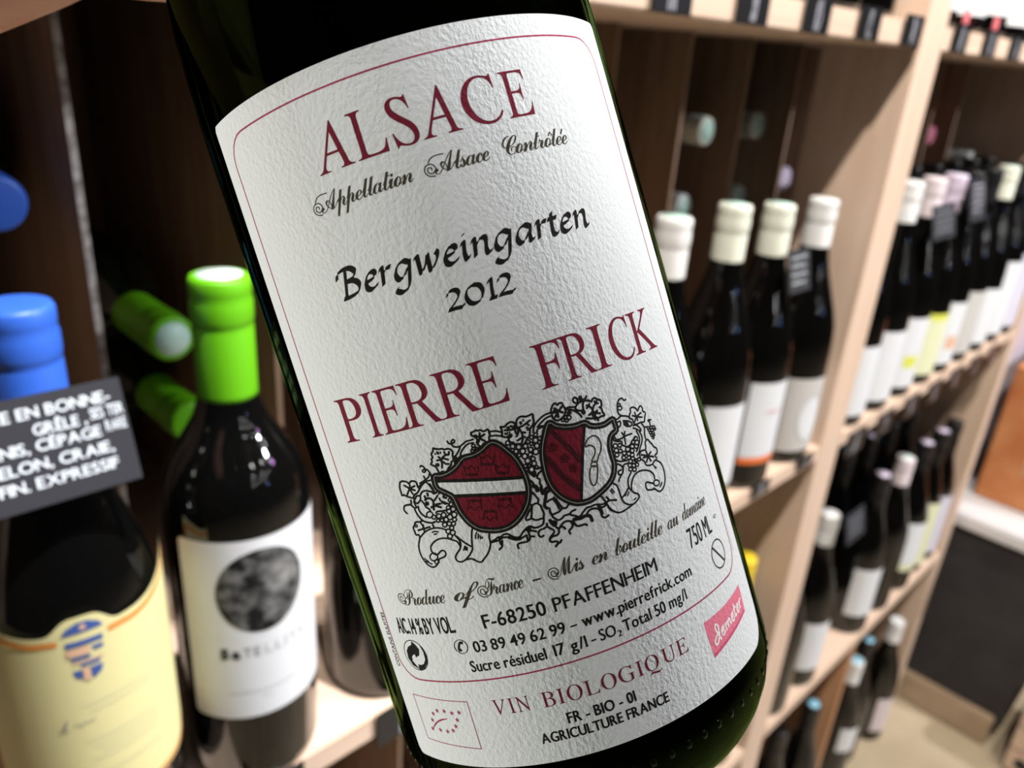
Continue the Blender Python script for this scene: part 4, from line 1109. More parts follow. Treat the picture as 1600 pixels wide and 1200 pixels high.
# --- middle shelf, far bay
G = 'dark bottles with white labels on the middle shelf, far bay'
FAR = [(.967, 'white_foil', 'white_paper', 'dark white labelled bottle on the middle shelf tucked behind the light upright'),
       (1.046, 'white_foil', 'white_paper', 'dark bottle with white capsule just right of the light upright'),
       (1.1245, 'pink_white_foil', 'white_paper', 'dark bottle carrying a scribbled slate in the far bay of the middle shelf'),
       (1.203, 'lilac_foil', 'lemon_paper', 'dark bottle with pale yellow label, third visible right of the light upright'),
       (1.278, 'black_foil', 'white_paper', 'dark bottle with black capsule and orange spotted label, fourth visible right of the light upright'),
       (1.359, 'black_foil', 'grey_paper', 'black capped bottle with greyish label in the far bay of the middle shelf'),
       (1.440, 'cream_foil', 'white_paper', 'dark bottle with pale green capsule under the far right end of the top shelf'),
       (1.521, 'black_foil', 'white_paper', 'black capped bottle with tall white label near the far upright'),
       (1.598, 'black_foil', 'lilac_paper', 'last bottle of the middle shelf against the far upright')]
for i, (x, cp, pp, lb) in enumerate(FAR):
    z0, z1 = .016, .108 + .004 * (i % 3) + (.03 if i > 6 else 0)
    extra = []
    if i == 2: extra = [(-40, -5, .045, .062, 'yellow_ink')]
    if i == 4: extra = [(-35, 0, .040, .060, 'peach_ink')]
    if i == 3: extra = [(-50, 50, .098, .108, 'yellow_ink')]
    bottle(lb, (x, .366, MIDZ), 'burgundy', .0385, cp, 'mint_disc' if i == 6 else None, h=.2945, paper=[(-84, 84, z0, z1, pp)] + extra, group=G)
sign('slate with chalk lines on a bottle neck right of the light upright', (1.135, .338, E - .145), .078, .043, math.radians(-14),
     [('~', -70, -12, -9), ('~', -70, -8, -17), ('~', -68, -10, -25), ('~', -70, -14, -33)], mat='chalk_dim')
sign('pale lilac card of scribbles beside the chalk line slate', (1.232, .338, E - .120), .060, .055, math.radians(-14),
     [('~', -52, -8, -9), ('~', -52, -6, -17), ('~', -50, -8, -25), ('~', -52, -10, -33), ('~', -50, -20, -42)], mat='lilac_paper')

# --- top shelf (only the lower bodies reach into the picture)
for i, x in enumerate((.585, .668, .748, .822)):
    bottle(('black bottle on the top shelf, %s left of the light upright') % ('fourth', 'third', 'second', 'first')[i], (x, .385, UPZ), 'burgundy', .039, 'black_foil', paper=[(-56, 56, .020, .10, 'white_paper')], group='bottles on the top shelf, near bay')
for i, x in enumerate((.985, 1.07, 1.155, 1.24, 1.325)):
    bottle(('white labelled bottle on the top shelf, %s right of the light upright') % ('first', 'second', 'third', 'fourth', 'fifth')[i], (x, .385, UPZ), 'burgundy', .0395, 'black_foil', paper=[(-58, 58, .019 + (.006 if i == 2 else 0), .11, 'white_paper')], group='bottles on the top shelf, far bay')

# --- lowest shelf, far bay
LOWB = [(.975, 'black_foil', None, None, 'black bottle on the lowest shelf tucked behind the light upright'),
        (1.070, 'white_foil', None, (.035, .125, 'white_paper'), 'dark bottle with white capsule nearest the upright on the lowest shelf'),
        (1.263, 'black_foil', 'lilac_foil', (.040, .135, 'white_paper'), 'dark bottle with wide white label, second white label on the lowest shelf'),  # lilac disc paints a pinkish highlight onto the black capsule top
        (1.360, 'pink_white_foil', 'pale_disc', None, 'unlabelled dark bottle with whitish capsule on the lowest shelf'),
        (1.455, 'black_foil', 'lilac_foil', (.060, .150, 'white_paper'), 'dark bottle with white label and yellow foot on the lowest shelf'),
        (1.535, 'black_foil', 'lilac_foil', (.020, .160, 'lemon_paper'), 'dark bottle with narrow cream label on the lowest shelf'),
        (1.6045, 'black_foil', None, (.020, .150, 'lilac_paper'), 'dark bottle with lilac label at the end of the lowest shelf')]
for x, cp, dc, pp, lb in LOWB:
    pl = [(-76, 80, *pp)] if pp else None
    if x == 1.455: pl.append((-76, 80, .046, .0605, 'lemon_paper'))
    bottle(lb, (x, .368, LOWZ), 'burgundy', .0385 if x < 1.5 else .0335, cp, dc, paper=pl, group='bottles on the lowest shelf, far bay')
sign('dim slate with faint scribbles on the first bottle of the lowest shelf', (1.112, .338, E - .590), .062, .046, math.radians(-14),
     [('~', -54, -10, -10), ('~', -54, -8, -18), ('~', -52, -12, -26), ('~', -54, -14, -34)], mat='chalk_dim')

for x, cp, dc in ((1.105, 'black_foil', None), (1.205, 'black_foil', 'sky_disc'), (1.300, 'black_foil', 'sky_disc'), (1.395, 'black_foil', 'lilac_foil'), (1.490, 'black_foil', None), (1.585, 'black_foil', None)):
    bottle('black bottle of the rear row on the lowest shelf, %s from the light upright' % ORD[round((x - 1.105) / .096)], (x, .4455, LOWZ), 'burgundy', .0375, cp, dc, group='second row on the lowest shelf')
for x in (1.000, 1.085, 1.170, 1.255, 1.340, 1.425, 1.510, 1.590):
    bottle('black bottle of the rear row on the middle shelf, %s from the light upright' % ORD[round((x - 1.0) / .085)], (x, .4455, MIDZ), 'burgundy', .0375, 'black_foil', None, h=.292, group='second row on the middle shelf')

# --- bottles standing on the floor under the rack
FLOORB = [(1.185, .352, 'black_foil', 'sky_disc', None, 'dark bottle with blue topped cap on the floor left of the orange board'),  # a sky blue disc tops the black capsule
          (1.085, .362, 'black_foil', None, None, 'dark floor bottle farthest left under the rack'),
          (1.358, .350, 'white_foil', 'sky_disc', (.10, .16, 'white_paper'), 'floor bottle with white capsule and pale blue top'),
          (1.436, .360, 'black_foil', 'sky_disc', None, 'dark floor bottle with blue top behind the white capsule one'),
          (1.545, .345, 'white_foil', None, (.03, .12, 'pink_white_foil'), 'floor bottle with white capsule beside the grey counter')]
for x, y, cp, dc, pp, lb in FLOORB:
    bottle(lb, (x, y, 0), 'burgundy', .0375, cp, dc, paper=[(-60, 40, *pp)] if pp else None, group='bottles on the floor under the rack')


# ------------------------------------------------------------------ price tags clipped on the shelf edges
def price_tag(label, x, z, w=.042, h=.027, group=None, lean=0.0, pink=False):
    t = empty('price_tag', (x, FRONT - .0022, z), label=label, cat='price tag', group=group)
    t.rotation_euler = (lean, 0, 0)
    me = cached(('tag', w, h), lambda: box_mesh('plate', -w / 2, w / 2, -.0008, .0008, -h, 0, M['tag_black'], .0004))
    obj('plate', me, t)
    ik = Ink()
    for k in range(3):
        xx = -3 + 3 * k + random.uniform(-1, 1)
        ik.ribbon([(xx + random.uniform(-1.5, 1.5), -h * 1000 * q) for q in (.12, .35, .6, .9)], 1.9)
    obj('price_writing', ik.flat('price_writing', M['chalk_dim'], y=-.0010), t)
    if pink:
        obj('marker', box_mesh('marker', -.006, .006, -.0012, .0012, .001, .014, M['pink_mark'], .0004), t, label='pink marker')
    return t


for k in range(5):
    price_tag('black price tag on the top shelf edge, %s left of the light upright' % ORD[k], .838 - .0965 * k, E + .0525, group='price tags on the top shelf, near bay')
for k in range(3):
    price_tag('black price tag on the top shelf edge, %s right of the light upright' % ORD[k], .968 + .0965 * k, E + .0525, group='price tags on the top shelf, far bay', pink=(k < 2))
for k, x in enumerate((.828, .728)):
    price_tag('black price tag on the middle shelf edge, %s left of the light upright' % ORD[k], x, E + Z_MID1 + .002, w=.036, h=.016, group='price tags on the middle shelf, near bay')
for k, x in enumerate((.152, .252)):
    price_tag('black price tag on the middle shelf below the %s' % ('moon label bottle', 'plain black bottle')[k], x, E + Z_MID1 + .001, w=.046, h=.030, group='price tags on the middle shelf, near bay')
for k in range(7):
    price_tag('black price tag on the middle shelf edge, %s right of the light upright' % ORD[k], .975 + .092 * k, E + Z_MID0 + .012, w=.050, h=.034, group='price tags on the middle shelf, far bay')

# ------------------------------------------------------------------ counter, boxes and crate at the far end
CX = 1.725
counter = empty('display_counter', (CX, .2, 0), label='dark grey counter with white top at the far end of the rack', cat='counter')


def part_at(parent, name, x0, x1, y0, y1, z0, z1, mat, bev=.001, **k):
    o = parent.location
    return obj(name, box_mesh(name, x0 - o.x, x1 - o.x, y0 - o.y, y1 - o.y, z0 - o.z, z1 - o.z, M[mat], bev), parent, **k)


part_at(counter, 'countertop', CX - .02, CX + .6, .12, .62, E - .866, E - .835, 'white_laminate', .004)
part_at(counter, 'front_panel', CX, CX + .58, .13, .61, .05, E - .866, 'grey_laminate')
part_at(counter, 'plinth', CX - .022, CX + .56, .145, .60, 0, .070, 'plinth_board', .004)
box = empty('cardboard_box', (1.92, .20, E - .835), label='big orange cardboard box standing on the white counter top', cat='box')
obj('carton', box_mesh('carton', -.105, .13, -.07, .140, 0, .30, M['orange_card'], .003), box)
obj('print_panel', box_mesh('print_panel', -.1062, -.1048, -.02, .07, .08, .19, M['warm_wood'], 0), box)
obj('flap', box_mesh('flap', -.105, .13, -.07, .140, .3002, .3030, M['orange_card'], .001), box)
wb = empty('white_carton', (1.90, .445, E - .835), label='lilac white carton standing behind the orange box', cat='box')
obj('carton', box_mesh('carton', -.09, .14, -.075, .10, .09, .46, M['lilac_card'], .002), wb)
obj('dark_foot', box_mesh('dark_foot', -.092, .142, -.077, .102, .0, .09, M['grey_card'], .002), wb)
crate = empty('wooden_crate', (1.78, -.02, 0), label='orange wooden crate with a dark hole standing on the floor', cat='crate')
for i in range(3):
    obj('slat', box_mesh('slat', -.113, -.101, -.12, .12, .008 + i * .058, .062 + i * .058, M['pale_wood_shelf'], .002), crate)
    obj('slat', box_mesh('slat', .101, .113, -.12, .12, .008 + i * .058, .062 + i * .058, M['pale_wood_shelf'], .002), crate)
for y in (-.12, .11):
    obj('end_board', box_mesh('end_board', -.101, .101, y, y + .01, .0, .19, M['warm_wood'], .002), crate)
obj('bottom_board', box_mesh('bottom_board', -.101, .101, -.11, .11, .0, .008, M['warm_wood'], .001), crate)
obj('hand_hole', lathe('hand_hole', [(0, -.0008), (.013, -.0008), (.013, .0008), (0, .0008)], M['black_foil'], 20), crate, loc=(-.1135, .090, .035), rot=(0, PI / 2, 0))

# ------------------------------------------------------------------ the held bottle
AX = Vector((-0.28951848, 0.95215806, 0.09784727))        # its axis, front and side seen from the eye
FN = Vector((0.04946061, -0.08720665, 0.99496163))
SD = Vector((0.95589366, 0.29289936, -0.02184639))
CP = Vector((-0.00304731, -0.00182284, -0.15777491))
a_w, n_w, s_w, c_w = W @ AX, W @ FN, W @ SD, W @ CP + Vector((0, 0, CAM_Z))
RB = .038
LZ = .0740                             # the label's zero line above the base
base_w = c_w - a_w * LZ
MW = Matrix(((s_w.x, -n_w.x, a_w.x, base_w.x), (s_w.y, -n_w.y, a_w.y, base_w.y), (s_w.z, -n_w.z, a_w.z, base_w.z), (0, 0, 0, 1)))
held = empty('wine_bottle', mw=MW, label='tilted dark green bottle held up close showing its large white label', cat='bottle')
prof = profile('flute', RB)
gb = obj('glass_body', lathe('glass_body', prof, M['green_glass'], 96), held)
vs, fs = [], []
for k in range(70):                    # raised dots moulded round the heel
    th = 2 * PI * k / 70
    n0 = len(vs)
    c = Vector((math.sin(th) * (RB - .0004), -math.cos(th) * (RB - .0004), .0135))
    u, v, nn = Vector((math.cos(th), math.sin(th), 0)), Vector((0, 0, 1)), Vector((math.sin(th), -math.cos(th), 0))
    for q in range(6): vs.append(c + (u * math.cos(q * PI / 3) + v * math.sin(q * PI / 3) * 1.5) * .0007)
    vs.append(c + nn * .00035)
    for q in range(6): fs.append((n0 + q, n0 + (q + 1) % 6, n0 + 6))
dots = obj('heel_dots', mesh('heel_dots', vs, fs, M['dark_green_glass'], True), held, label='moulded dots round the heel')

ULT, URT, ZB, ZT = -37.0, 41.4, -55.3, 57.8
lab = obj('paper_label', patch(RB, ULT / 38.0, URT / 38.0, LZ + ZB / 1000, LZ + ZT / 1000, M['label_paper'], lift=.00025, nu=160, rc=.0012, rct=.0008, rcr=.0055, thick=.00025), held, label='white textured paper label printed in crimson and black')


def put(ink, name, mat, lift=.000268, **k):
    ink.refine()
    return obj(name, ink.wrap(name, RB, M[mat], z0=LZ, lift=lift), lab, **k)


def rrect(u0, u1, z0, z1, r, n=6):
    pts = []
    for cx, cz, a0 in ((u1 - r, z1 - r, 0), (u0 + r, z1 - r, 90), (u0 + r, z0 + r, 180), (u1 - r, z0 + r, 270)):
        for k in range(n + 1):
            a = math.radians(a0 + 90 * k / n); pts.append((cx + r * math.cos(a), cz + r * math.sin(a)))
    return pts


ik = Ink()
fr = rrect(-33.6, 37.6, -39.9, 54.4, 4.5)
full = []
for i in range(len(fr)):
    p, q = Vector(fr[i]), Vector(fr[(i + 1) % len(fr)])
    m_ = max(1, int((q - p).length / 1.0))
    full += [(p + (q - p) * k / m_)[:] for k in range(m_)]
ik.ribbon(full, .27, True, step=5)
put(ik, 'border_line', 'line_ink')
ik = Ink()
letters(ik, [('A', -16.1, -9.97), ('L', -9.5, -4.45), ('S', -3.5, .35), ('A', .75, 6.7), ('C', 7.5, 13.55), ('E', 14.2, 18.85)], 42.65, 49.6)
put(ik, 'title_lettering', 'crimson_ink')
ik = Ink()
letters(ik, [('P', -27.9, -22.4), ('I', -21.9, -19.6), ('E', -19.3, -14.6), ('R', -14.8, -8.9), ('R', -9.0, -2.9), ('E', -3.2, 1.7)], 2.3, 9.5)
put(ik, 'title_lettering', 'crimson_ink')
ik = Ink()
letters(ik, [('F', 6.7, 11.3), ('R', 11.2, 16.6), ('I', 16.6, 19.4), ('C', 20.2, 25.2), ('K', 25.0, 31.2)], 2.3, 9.2)
put(ik, 'title_lettering', 'crimson_ink')
ik = Ink()
line(ik, 'VIN', -15.6, -9.4, -46.05, 2.55, 'italic', slant=-.27, gap=.12)
line(ik, 'BIOLOGIQUE', -7.4, 18.3, -46.05, 2.5, 'italic', slant=-.27, gap=.12)
ik.v = [(x - .27 * (y + 46.05), y) for x, y in ik.v]
put(ik, 'title_lettering', 'crimson_ink')
def curl(ink, x, y, r, w=.17):         # the round loop that starts a copperplate capital
    ink.ribbon([(x + r * q * math.cos(a), y + r * q * math.sin(a)) for q, a in ((.30, -.6), (.34, .9), (.50, 2.4), (.62, 3.7), (.78, 4.9), (1.0, 6.2), (1.0, 7.4), (1.05, 8.6), (1.12, 9.6), (1.2, 10.6), (1.5, 11.4))], w, step=.15)


ik = Ink()
for x, y, r in ((-18.25, 38.35, .80), (.30, 38.35, .80)):
    curl(ik, x, y, r)
for x, y in ((-16.2, 39.7), (2.5, 39.7)):
    ik.ribbon([(x - 2.3, y - .5), (x - 1.8, y + .15), (x - .9, y + .42), (x + .2, y + .35)], .17)
line(ik, 'Appellation', -18.0, -2.6, 37.45, 2.6, 'boldscript', slant=-.5, gap=-.05)
line(ik, 'Alsace', .6, 9.2, 37.45, 2.6, 'boldscript', slant=-.5, gap=-.05)
line(ik, 'Contrôlée', 10.9, 23.3, 37.45, 2.6, 'boldscript', slant=-.5, gap=-.05)
put(ik, 'script_lettering', 'olive_ink')
ik = Ink()
for x, y, r in ((-26.95, -24.95, .80), (-11.2, -25.3, .80), (.25, -25.35, .80)):
    curl(ik, x, y, r)
for a_, b_, t_ in ((-26.9, -18.2, 'Produce'), (-16.8, -13.0, 'of'), (-11.2, -4.8, 'France'), (-3.2, -1.9, '-'), (.3, 5.0, 'Mis'), (6.2, 9.1, 'en'), (10.2, 19.8, 'bouteille'), (20.9, 23.7, 'au'), (24.7, 32.3, 'domaine')):
    line(ik, t_, a_, b_, -26.25 if t_ != '-' else -26.3, 2.6 if t_ != '-' else 2.2, 'boldscript' if t_ != '-' else None, slant=-.5 if t_ != '-' else 0, gap=-.05)
put(ik, 'script_lettering', 'olive_ink')

# broad pen lettering
PEN = {
 'B': (1.18, [[(-.12, 1.08), (-.06, 1.40), (.25, 1.56), (.62, 1.54), (.86, 1.28), (.70, .98), (.34, .86)], [(.34, .86), (.74, .80), (.96, .50), (.82, .14), (.42, .00), (.02, -.02)], [(.38, 1.50), (.30, .80), (.20, .04)]]),
 'e': (.78, [[(.12, .46), (.44, .56), (.62, .74), (.54, .94), (.32, .90), (.12, .54), (.14, .14), (.36, .02), (.68, .22)]]),
 'r': (.66, [[(.02, .84), (.18, .96), (.17, .50), (.13, .02)], [(.16, .52), (.36, .86), (.60, .90)]]),
 'g': (.98, [[(.74, .84), (.50, .97), (.22, .76), (.09, .36), (.20, .06), (.42, .14), (.70, .60)], [(.80, .95), (.70, .20), (.58, -.42), (.28, -.66), (.02, -.52), (.08, -.34)]]),
 'w': (1.24, [[(.00, .86), (.16, .94), (.19, .50), (.24, .04), (.50, .50), (.62, .94)], [(.62, .94), (.62, .50), (.68, .04), (.98, .50), (1.06, .82), (.98, .96)]]),
 'i': (.48, [[(.04, .84), (.20, .95), (.17, .40), (.22, .05), (.40, .16)], [(.22, 1.32), (.27, 1.42)]]),
 'n': (.98, [[(.02, .84), (.18, .96), (.17, .50), (.13, .02)], [(.16, .50), (.40, .88), (.62, .94), (.68, .74), (.64, .28), (.70, .05), (.90, .16)]]),
 'a': (.98, [[(.74, .84), (.50, .97), (.22, .76), (.09, .36), (.20, .06), (.42, .14), (.70, .60)], [(.80, .95), (.70, .36), (.72, .06), (.92, .16)]]),
 't': (.56, [[(.24, 1.28), (.18, .60), (.20, .10), (.34, .02), (.50, .14)], [(.00, .92), (.48, .95)]]),
 '2': (.80, [[(.06, .74), (.20, .98), (.48, .98), (.58, .74), (.40, .40), (.04, .03)], [(.04, .05), (.36, .06), (.66, .04), (.72, .18)]]),
 '0': (.92, [[(.42, .98), (.16, .82), (.06, .48), (.18, .12), (.42, .02), (.66, .16), (.78, .50), (.68, .86), (.42, .98)]]),
 '1': (.46, [[(.08, .84), (.26, .98), (.24, .50), (.24, .02)], [(.08, .02), (.42, .03)]]),
}


def pen_line(ink, word, x0, x1, base, xh, w, ang=42):
    tot = sum(PEN[c][0] for c in word)
    s = (x1 - x0) / tot
    x = x0
    for c in word:
        adv, strokes = PEN[c]
        for st in strokes:
            ink.nib([(x + px * s + .10 * py * xh, base + py * xh) for px, py in st], w, ang, step=.12)
        x += adv * s


ik = Ink()
pen_line(ik, 'Bergweingarten', -18.9, 23.3, 24.3, 2.7, 1.0)
put(ik, 'pen_lettering', 'black_ink')
ik = Ink()
pen_line(ik, '2012', -3.4, 7.4, 17.75, 2.85, .85)
put(ik, 'pen_lettering', 'black_ink')
ik = Ink()
line(ik, 'F-68250', -12.9, -2.6, -31.4, 2.25, gap=.09, bold=.008)
line(ik, 'PFAFFENHEIM', -1.3, 16.8, -31.4, 2.25, gap=.09)
line(ik, '03 89 49 62 99', -15.8, -.6, -35.1, 1.85, gap=.08, space=.25, bold=.008)
line(ik, '-', .3, 1.3, -35.0, 1.85)
line(ik, 'www.pierrefrick.com', 2.2, 23.3, -35.1, 1.85, gap=.08, bold=.008)
line(ik, 'Sucre résiduel', -17.4, -4.6, -38.35, 1.85, gap=.08, bold=.008)
line(ik, '17 g/l', -3.3, 2.0, -38.3, 1.85, gap=.08, bold=.008)
line(ik, '-', 2.8, 3.5, -38.25, 1.85)
line(ik, 'SO', 4.2, 6.9, -38.2, 1.85)
line(ik, '2', 7.1, 7.8, -38.6, 1.0)
line(ik, 'Total 50 mg/l', 8.3, 20.9, -38.2, 1.85, gap=.08, bold=.008)
line(ik, 'FR - BIO - 01', -4.4, 6.9, -49.5, 1.75, gap=.09, bold=.012)
line(ik, 'AGRICULTURE FRANCE', -9.4, 12.2, -51.95, 1.65, gap=.09, bold=.012)
line(ik, 'AlC. 14 % BY VOL.', -30.7, -18.0, -31.4, 2.75, gap=.07, space=.20, bold=.012)
line(ik, '750', 24.8, 28.6, -31.2, 3.3, gap=.08)
line(ik, 'ML', 29.4, 31.9, -31.2, 3.2, gap=.08)
ph = glyph('✆'); bb = bounds(ph)
ik.add(ph, 2.5 / (bb[1] - bb[0]), 2.5 / (bb[3] - bb[2]), -19.25 - bb[0] * 2.5 / (bb[1] - bb[0]), -35.15 - bb[2] * 2.5 / (bb[3] - bb[2]))
line(ik, 'CONTAINS SULFITES', -33.95, -33.95 + 10.1, -38.1, .95, gap=.10, bold=.008, rot=PI / 2)
n_ = len(ik.v)                         # struck twice, a hair apart: sturdier letters
ik.v += [(x + .085, y + .02) for x, y in ik.v]
ik.f += [tuple(q + n_ for q in f) for f in ik.f]
put(ik, 'small_lettering', 'black_ink')
# two arrow recycling roundel
ik = Ink()
ik.circle(-28.3, -35.35, 2.72, .16, 40)
ik.fill([(-28.25, -32.75), (-27.5, -33.35), (-26.9, -34.2), (-27.3, -35.3), (-28.3, -35.75), (-28.45, -35.15), (-29.3, -35.6), (-29.5, -36.5), (-28.8, -37.35), (-28.3, -37.95), (-29.8, -37.3), (-30.5, -36.1), (-30.3, -34.7), (-29.6, -33.9), (-28.5, -33.45)])
ik.fill([(-28.3, -37.0), (-28.45, -37.55), (-28.35, -38.1), (-27.0, -37.7), (-25.9, -36.6), (-25.6, -35.3), (-25.95, -34.1), (-26.6, -33.2), (-26.1, -34.6), (-26.2, -36.0), (-26.9, -36.85), (-27.7, -37.1)])
put(ik, 'recycling_mark', 'black_ink')
# crossed circle and tiny marks on the right
ik = Ink()
ik.ribbon([(31.95 + 2.3 * math.cos(2 * PI * k / 32), -35.25 + 2.45 * math.sin(2 * PI * k / 32)) for k in range(32)], .27, True)
ik.ribbon([(30.4, -33.5), (33.3, -37.1)], .42)
line(ik, 'e', 33.6, 34.8, -29.6, .95)
put(ik, 'warning_mark', 'olive_ink')
ik = Ink()
for k in range(9): ik.ribbon([(38.3, -30.6 - .8 * k), (38.25, -31.1 - .8 * k)], .25)
put(ik, 'tiny_print', 'light_grey_ink')
# leaf of stars in a frame
ik = Ink()
q_ = [(-32.75, -43.1), (-20.2, -43.5), (-20.3, -51.95), (-32.5, -51.4)]
for i in range(4):
    p, q = Vector(q_[i]), Vector(q_[(i + 1) % 4])
    ik.ribbon([(p + (q - p) * k / 12)[:] for k in range(13)], .15, step=2)
for x, z in ((-27.41, -45.44), (-28.67, -46.13), (-29.43, -47.44), (-30.15, -49.18), (-28.13, -49.10), (-26.46, -49.19), (-25.08, -48.87), (-24.14, -48.03), (-23.39, -46.82), (-22.50, -45.44), (-24.13, -45.63), (-25.72, -45.40)):
    ik.fill([(x + (.50 if k % 2 == 0 else .22) * math.sin(k * PI / 5), z + (.50 if k % 2 == 0 else .22) * math.cos(k * PI / 5)) for k in range(10)])
ik.ribbon([(-30.15, -49.3), (-28.8, -48.0), (-27.3, -47.2), (-25.5, -46.75)], .3, taper=True)
put(ik, 'star_leaf_mark', 'line_ink')
# pink badge with white word
ik = Ink()
ik.fill([(22.8, -43.5), (26, -43.55), (29.5, -43.5), (33, -43.25), (36.0, -43.0), (36.0, -44.6), (35.8, -46.4), (35.6, -47.8), (33.2, -48.2), (30.2, -48.75), (26.5, -49.4), (23.1, -49.9), (22.9, -47.0)])
put(ik, 'badge', 'rose_ink')
ik = Ink()
ik.fill([(23.1, -49.95), (26.5, -49.4), (30.2, -48.8), (33.2, -48.25), (35.6, -47.85), (35.6, -47.35), (33.2, -47.75), (30.2, -48.3), (26.5, -48.85), (23.1, -49.4)])
put(ik, 'badge', 'rose_dark_ink', lift=.000276)
ik = Ink()
bz = lambda x: -48.05 + (x - 24) * .155
for st in ([(26.0, .9), (25.0, 1.0), (24.2, .35), (24.4, -.25), (25.1, -.1), (25.7, .9), (25.9, 2.2), (25.4, 2.75), (25.1, 2.2), (25.5, .9), (25.9, -.2)],
           [(26.5, .5), (27.3, .9), (27.2, 1.3), (26.6, 1.0), (26.5, .2), (27.0, -.1), (27.5, .3)],
           [(27.9, 1.2), (28.1, 0)], [(28.1, .7), (28.6, 1.2), (28.8, .9), (28.8, 0)], [(28.8, .7), (29.3, 1.2), (29.6, .9), (29.6, .1), (29.9, .15)],
           [(30.3, .5), (31.0, .9), (30.9, 1.3), (30.4, 1.0), (30.3, .2), (30.8, -.1), (31.3, .3)],
           [(31.9, 2.1), (31.7, .3), (32.0, 0), (32.3, .2)], [(31.4, 1.3), (32.4, 1.4)],
           [(32.8, .5), (33.5, .9), (33.4, 1.3), (32.9, 1.0), (32.8, .2), (33.2, -.1), (33.7, .3)],
           [(34.1, 1.2), (34.2, .0)], [(34.2, .7), (34.6, 1.2), (35.0, 1.2)]):
    ik.ribbon([(x, bz(x) + y) for x, y in st], .38)
put(ik, 'badge_word', 'logo_white', lift=.000284)

# the engraved crest: two shields, vines, scrolls and roots
def pts_of(s):
    v = [float(q) for q in s.split()]
    return list(zip(v[::2], v[1::2]))


ik = Ink()
for ln in CREST.strip().splitlines():
    w_, cl_, s_ = ln.split('|')
    ik.ribbon(pts_of(s_), float(w_) * 1.12, cl_ == '1', step=.3)
put(ik, 'crest_lines', 'black_ink')
ik = Ink()
ik.fill(pts_of(ART['shl']), True); ik.fill(pts_of(ART['redR']))
put(ik, 'crest_shields', 'shield_red', lift=.000260)
ik = Ink(); ik.fill(pts_of(ART['band'])); put(ik, 'crest_band', 'label_paper', lift=.000276)
ik = Ink()
ik.ribbon(pts_of(ART['bandtop']), .55); ik.ribbon(pts_of(ART['bandbot']), .55); ik.ribbon(pts_of(ART['divR']), .42)
ik.ribbon(pts_of(ART['shl']), 1.0, True); ik.ribbon(pts_of(ART['shr']), 1.0, True)
put(ik, 'crest_outlines', 'black_ink', lift=.000284)
ik = Ink()
ik.ribbon(pts_of(ART['shl']), .10, True); ik.ribbon(pts_of(ART['shr']), .10, True)
put(ik, 'crest_inlines', 'inline_ink', lift=.000292)
ik = Ink()
ik.ribbon(pts_of(ART['bend1']), .75); ik.ribbon(pts_of(ART['bend2']), .75)
for x, z in pts_of(ART['roses']):
    for k in range(5): ik.circle(x + .42 * math.cos(k * 2 * PI / 5), z + .42 * math.sin(k * 2 * PI / 5), .25, .16, 8)
for s_ in CROWNS:
    p = pts_of(s_); ik.ribbon(p + [p[0]], .24, step=5)
    ik.ribbon([p[6], p[5]], .42, step=5)
put(ik, 'crest_charges', 'shield_dark', lift=.000276)
ik = Ink()
for k_ in ('sickle', 'ferrule', 'handle'): ik.ribbon(pts_of(ART[k_]), .24, True)
put(ik, 'crest_sickle', 'olive_ink', lift=.000276)

# ------------------------------------------------------------------ the hand that holds the neck
def hp(s, n, z):                      # bottle frame: side, towards the eye, height above the base
    return base_w + s_w * s + n_w * n + a_w * z


def skin_chain(bm_pts, edges, radii, name, mat, sub=2):
    me = bpy.data.meshes.new(name)
    me.from_pydata([p[:] for p in bm_pts], edges, [])
    o = bpy.data.objects.new(name, me)
    COL.objects.link(o)
    sk = o.modifiers.new('skin', 'SKIN'); sk.use_smooth_shade = True
    for i, r in enumerate(radii):
        q = me.skin_vertices[0].data[i]
        q.radius = r if isinstance(r, tuple) else (r, r)
        q.use_root = (i == 0)
    ss = o.modifiers.new('smooth', 'SUBSURF'); ss.levels = sub; ss.render_levels = sub
    dg = bpy.context.evaluated_depsgraph_get()
    out = bpy.data.meshes.new_from_object(o.evaluated_get(dg))
    bpy.data.objects.remove(o)
    out.name = name
    out.materials.clear(); out.materials.append(mat)
    for p in out.polygons: p.use_smooth = True
    return out


HB = .1740                            # little finger side of the hand, height on the bottle
pts, eds, rad = [], [], []


def neck_r(z):
    for (r0, z0), (r1, z1) in zip(prof, prof[1:]):
        if z0 <= z <= z1 and z1 > z0: return r0 + (r1 - r0) * (z - z0) / (z1 - z0)
    return .014


def node(p, r, frm=None):
    pts.append(p); rad.append(r)
    if frm is not None: eds.append((frm, len(pts) - 1))
    return len(pts) - 1


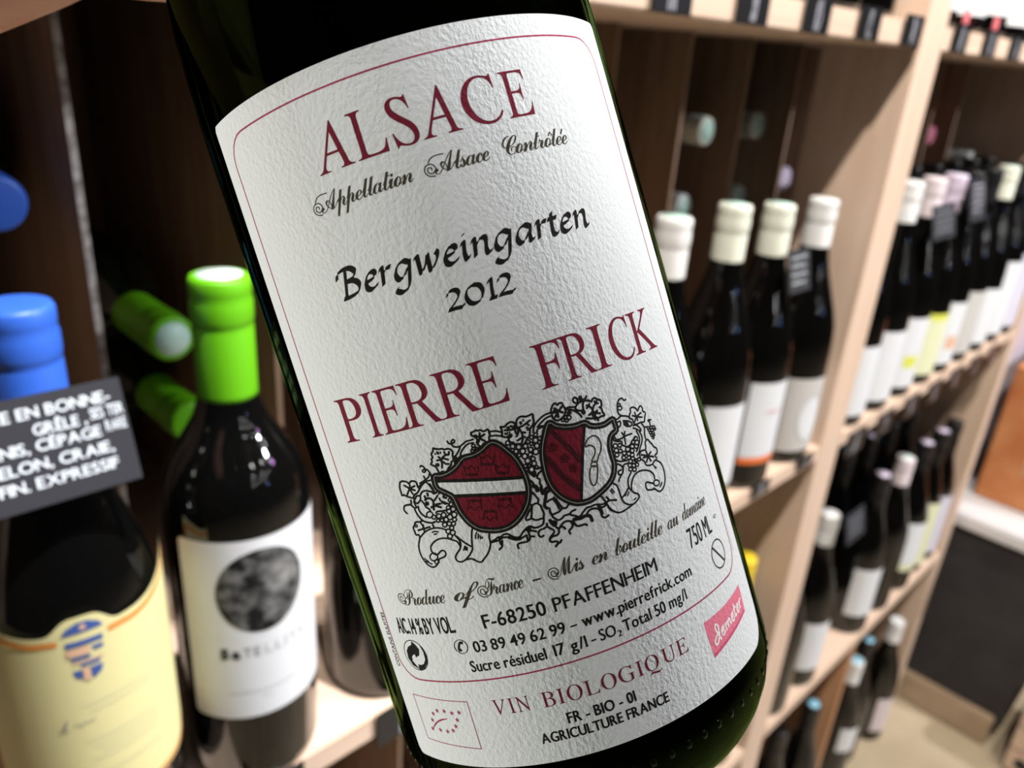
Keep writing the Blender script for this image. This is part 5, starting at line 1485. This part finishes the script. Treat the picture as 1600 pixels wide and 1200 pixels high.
def around(phi, z, r, off=0.0):       # a point lying on the glass, phi from the left side round the back
    q = neck_r(z) + r * .98 + .0030 + off
    return hp(-q * math.cos(math.radians(phi)), -q * math.sin(math.radians(phi)), z)


palm = node(hp(-.066, -.010, HB + .046), .023)
heel = node(hp(-.088, -.010, HB + .030), .027, palm)
wrist = node(hp(-.126, -.004, HB + .018), .027, heel)
fore = node(hp(-.200, .010, HB + .004), .031, wrist)
ELBOW, SHOULDER = Vector((-.40, -.20, 1.43)), Vector((-.36, -.55, 1.45))
near_elbow = node(pts[fore].lerp(ELBOW, .6), .040, fore)
elbow = node(ELBOW, .043, near_elbow)
upper = node(ELBOW.lerp(SHOULDER, .5), .046, elbow)
node(SHOULDER, .055, upper)
heel2 = node(hp(-.084, -.018, HB + .0135), .0185, heel)
edge = node(hp(-.064, -.020, HB + .0125), .0165, palm)
eds.append((edge, heel2))
for i, (dz, r, L) in enumerate(((.0107, .0090, .86), (.0295, .0098, .95), (.0500, .0102, 1.0), (.0700, .0098, .93))):
    z = HB + dz
    k0 = node(around(12, z, r * 1.25, .010), r * 1.25, palm)
    k1 = node(around(52 * L, z + .001, r * 1.1, .004), r * 1.1, k0)
    k2 = node(around(98 * L, z + .003, r), r, k1)
    k3 = node(around(142 * L, z + .005, r * .92), r * .92, k2)
    node(around(176 * L, z + .006, r * .8), r * .8, k3)
t0 = node(around(-28, HB + .072, .0135, .006), .0135, palm)
t1 = node(around(-62, HB + .086, .0118, .002), .0118, t0)
t2 = node(around(-108, HB + .094, .0106), .0106, t1)
node(around(-150, HB + .097, .009), .0085, t2)
person = obj('person', skin_chain(pts, eds, rad, 'person', M['skin']), label='bare hand reaching in to hold the tilted bottle by its neck', cat='person')
cuff = pts[fore].lerp(ELBOW, .42)
obj('sleeve', skin_chain([cuff, pts[near_elbow], ELBOW, pts[upper], SHOULDER, SHOULDER + Vector((.02, -.06, .01))], [(0, 1), (1, 2), (2, 3), (3, 4), (4, 5)], [.047, .052, .056, .060, .070, .072], 'sleeve', M['dark_cloth']), person, label='dark rolled sleeve')
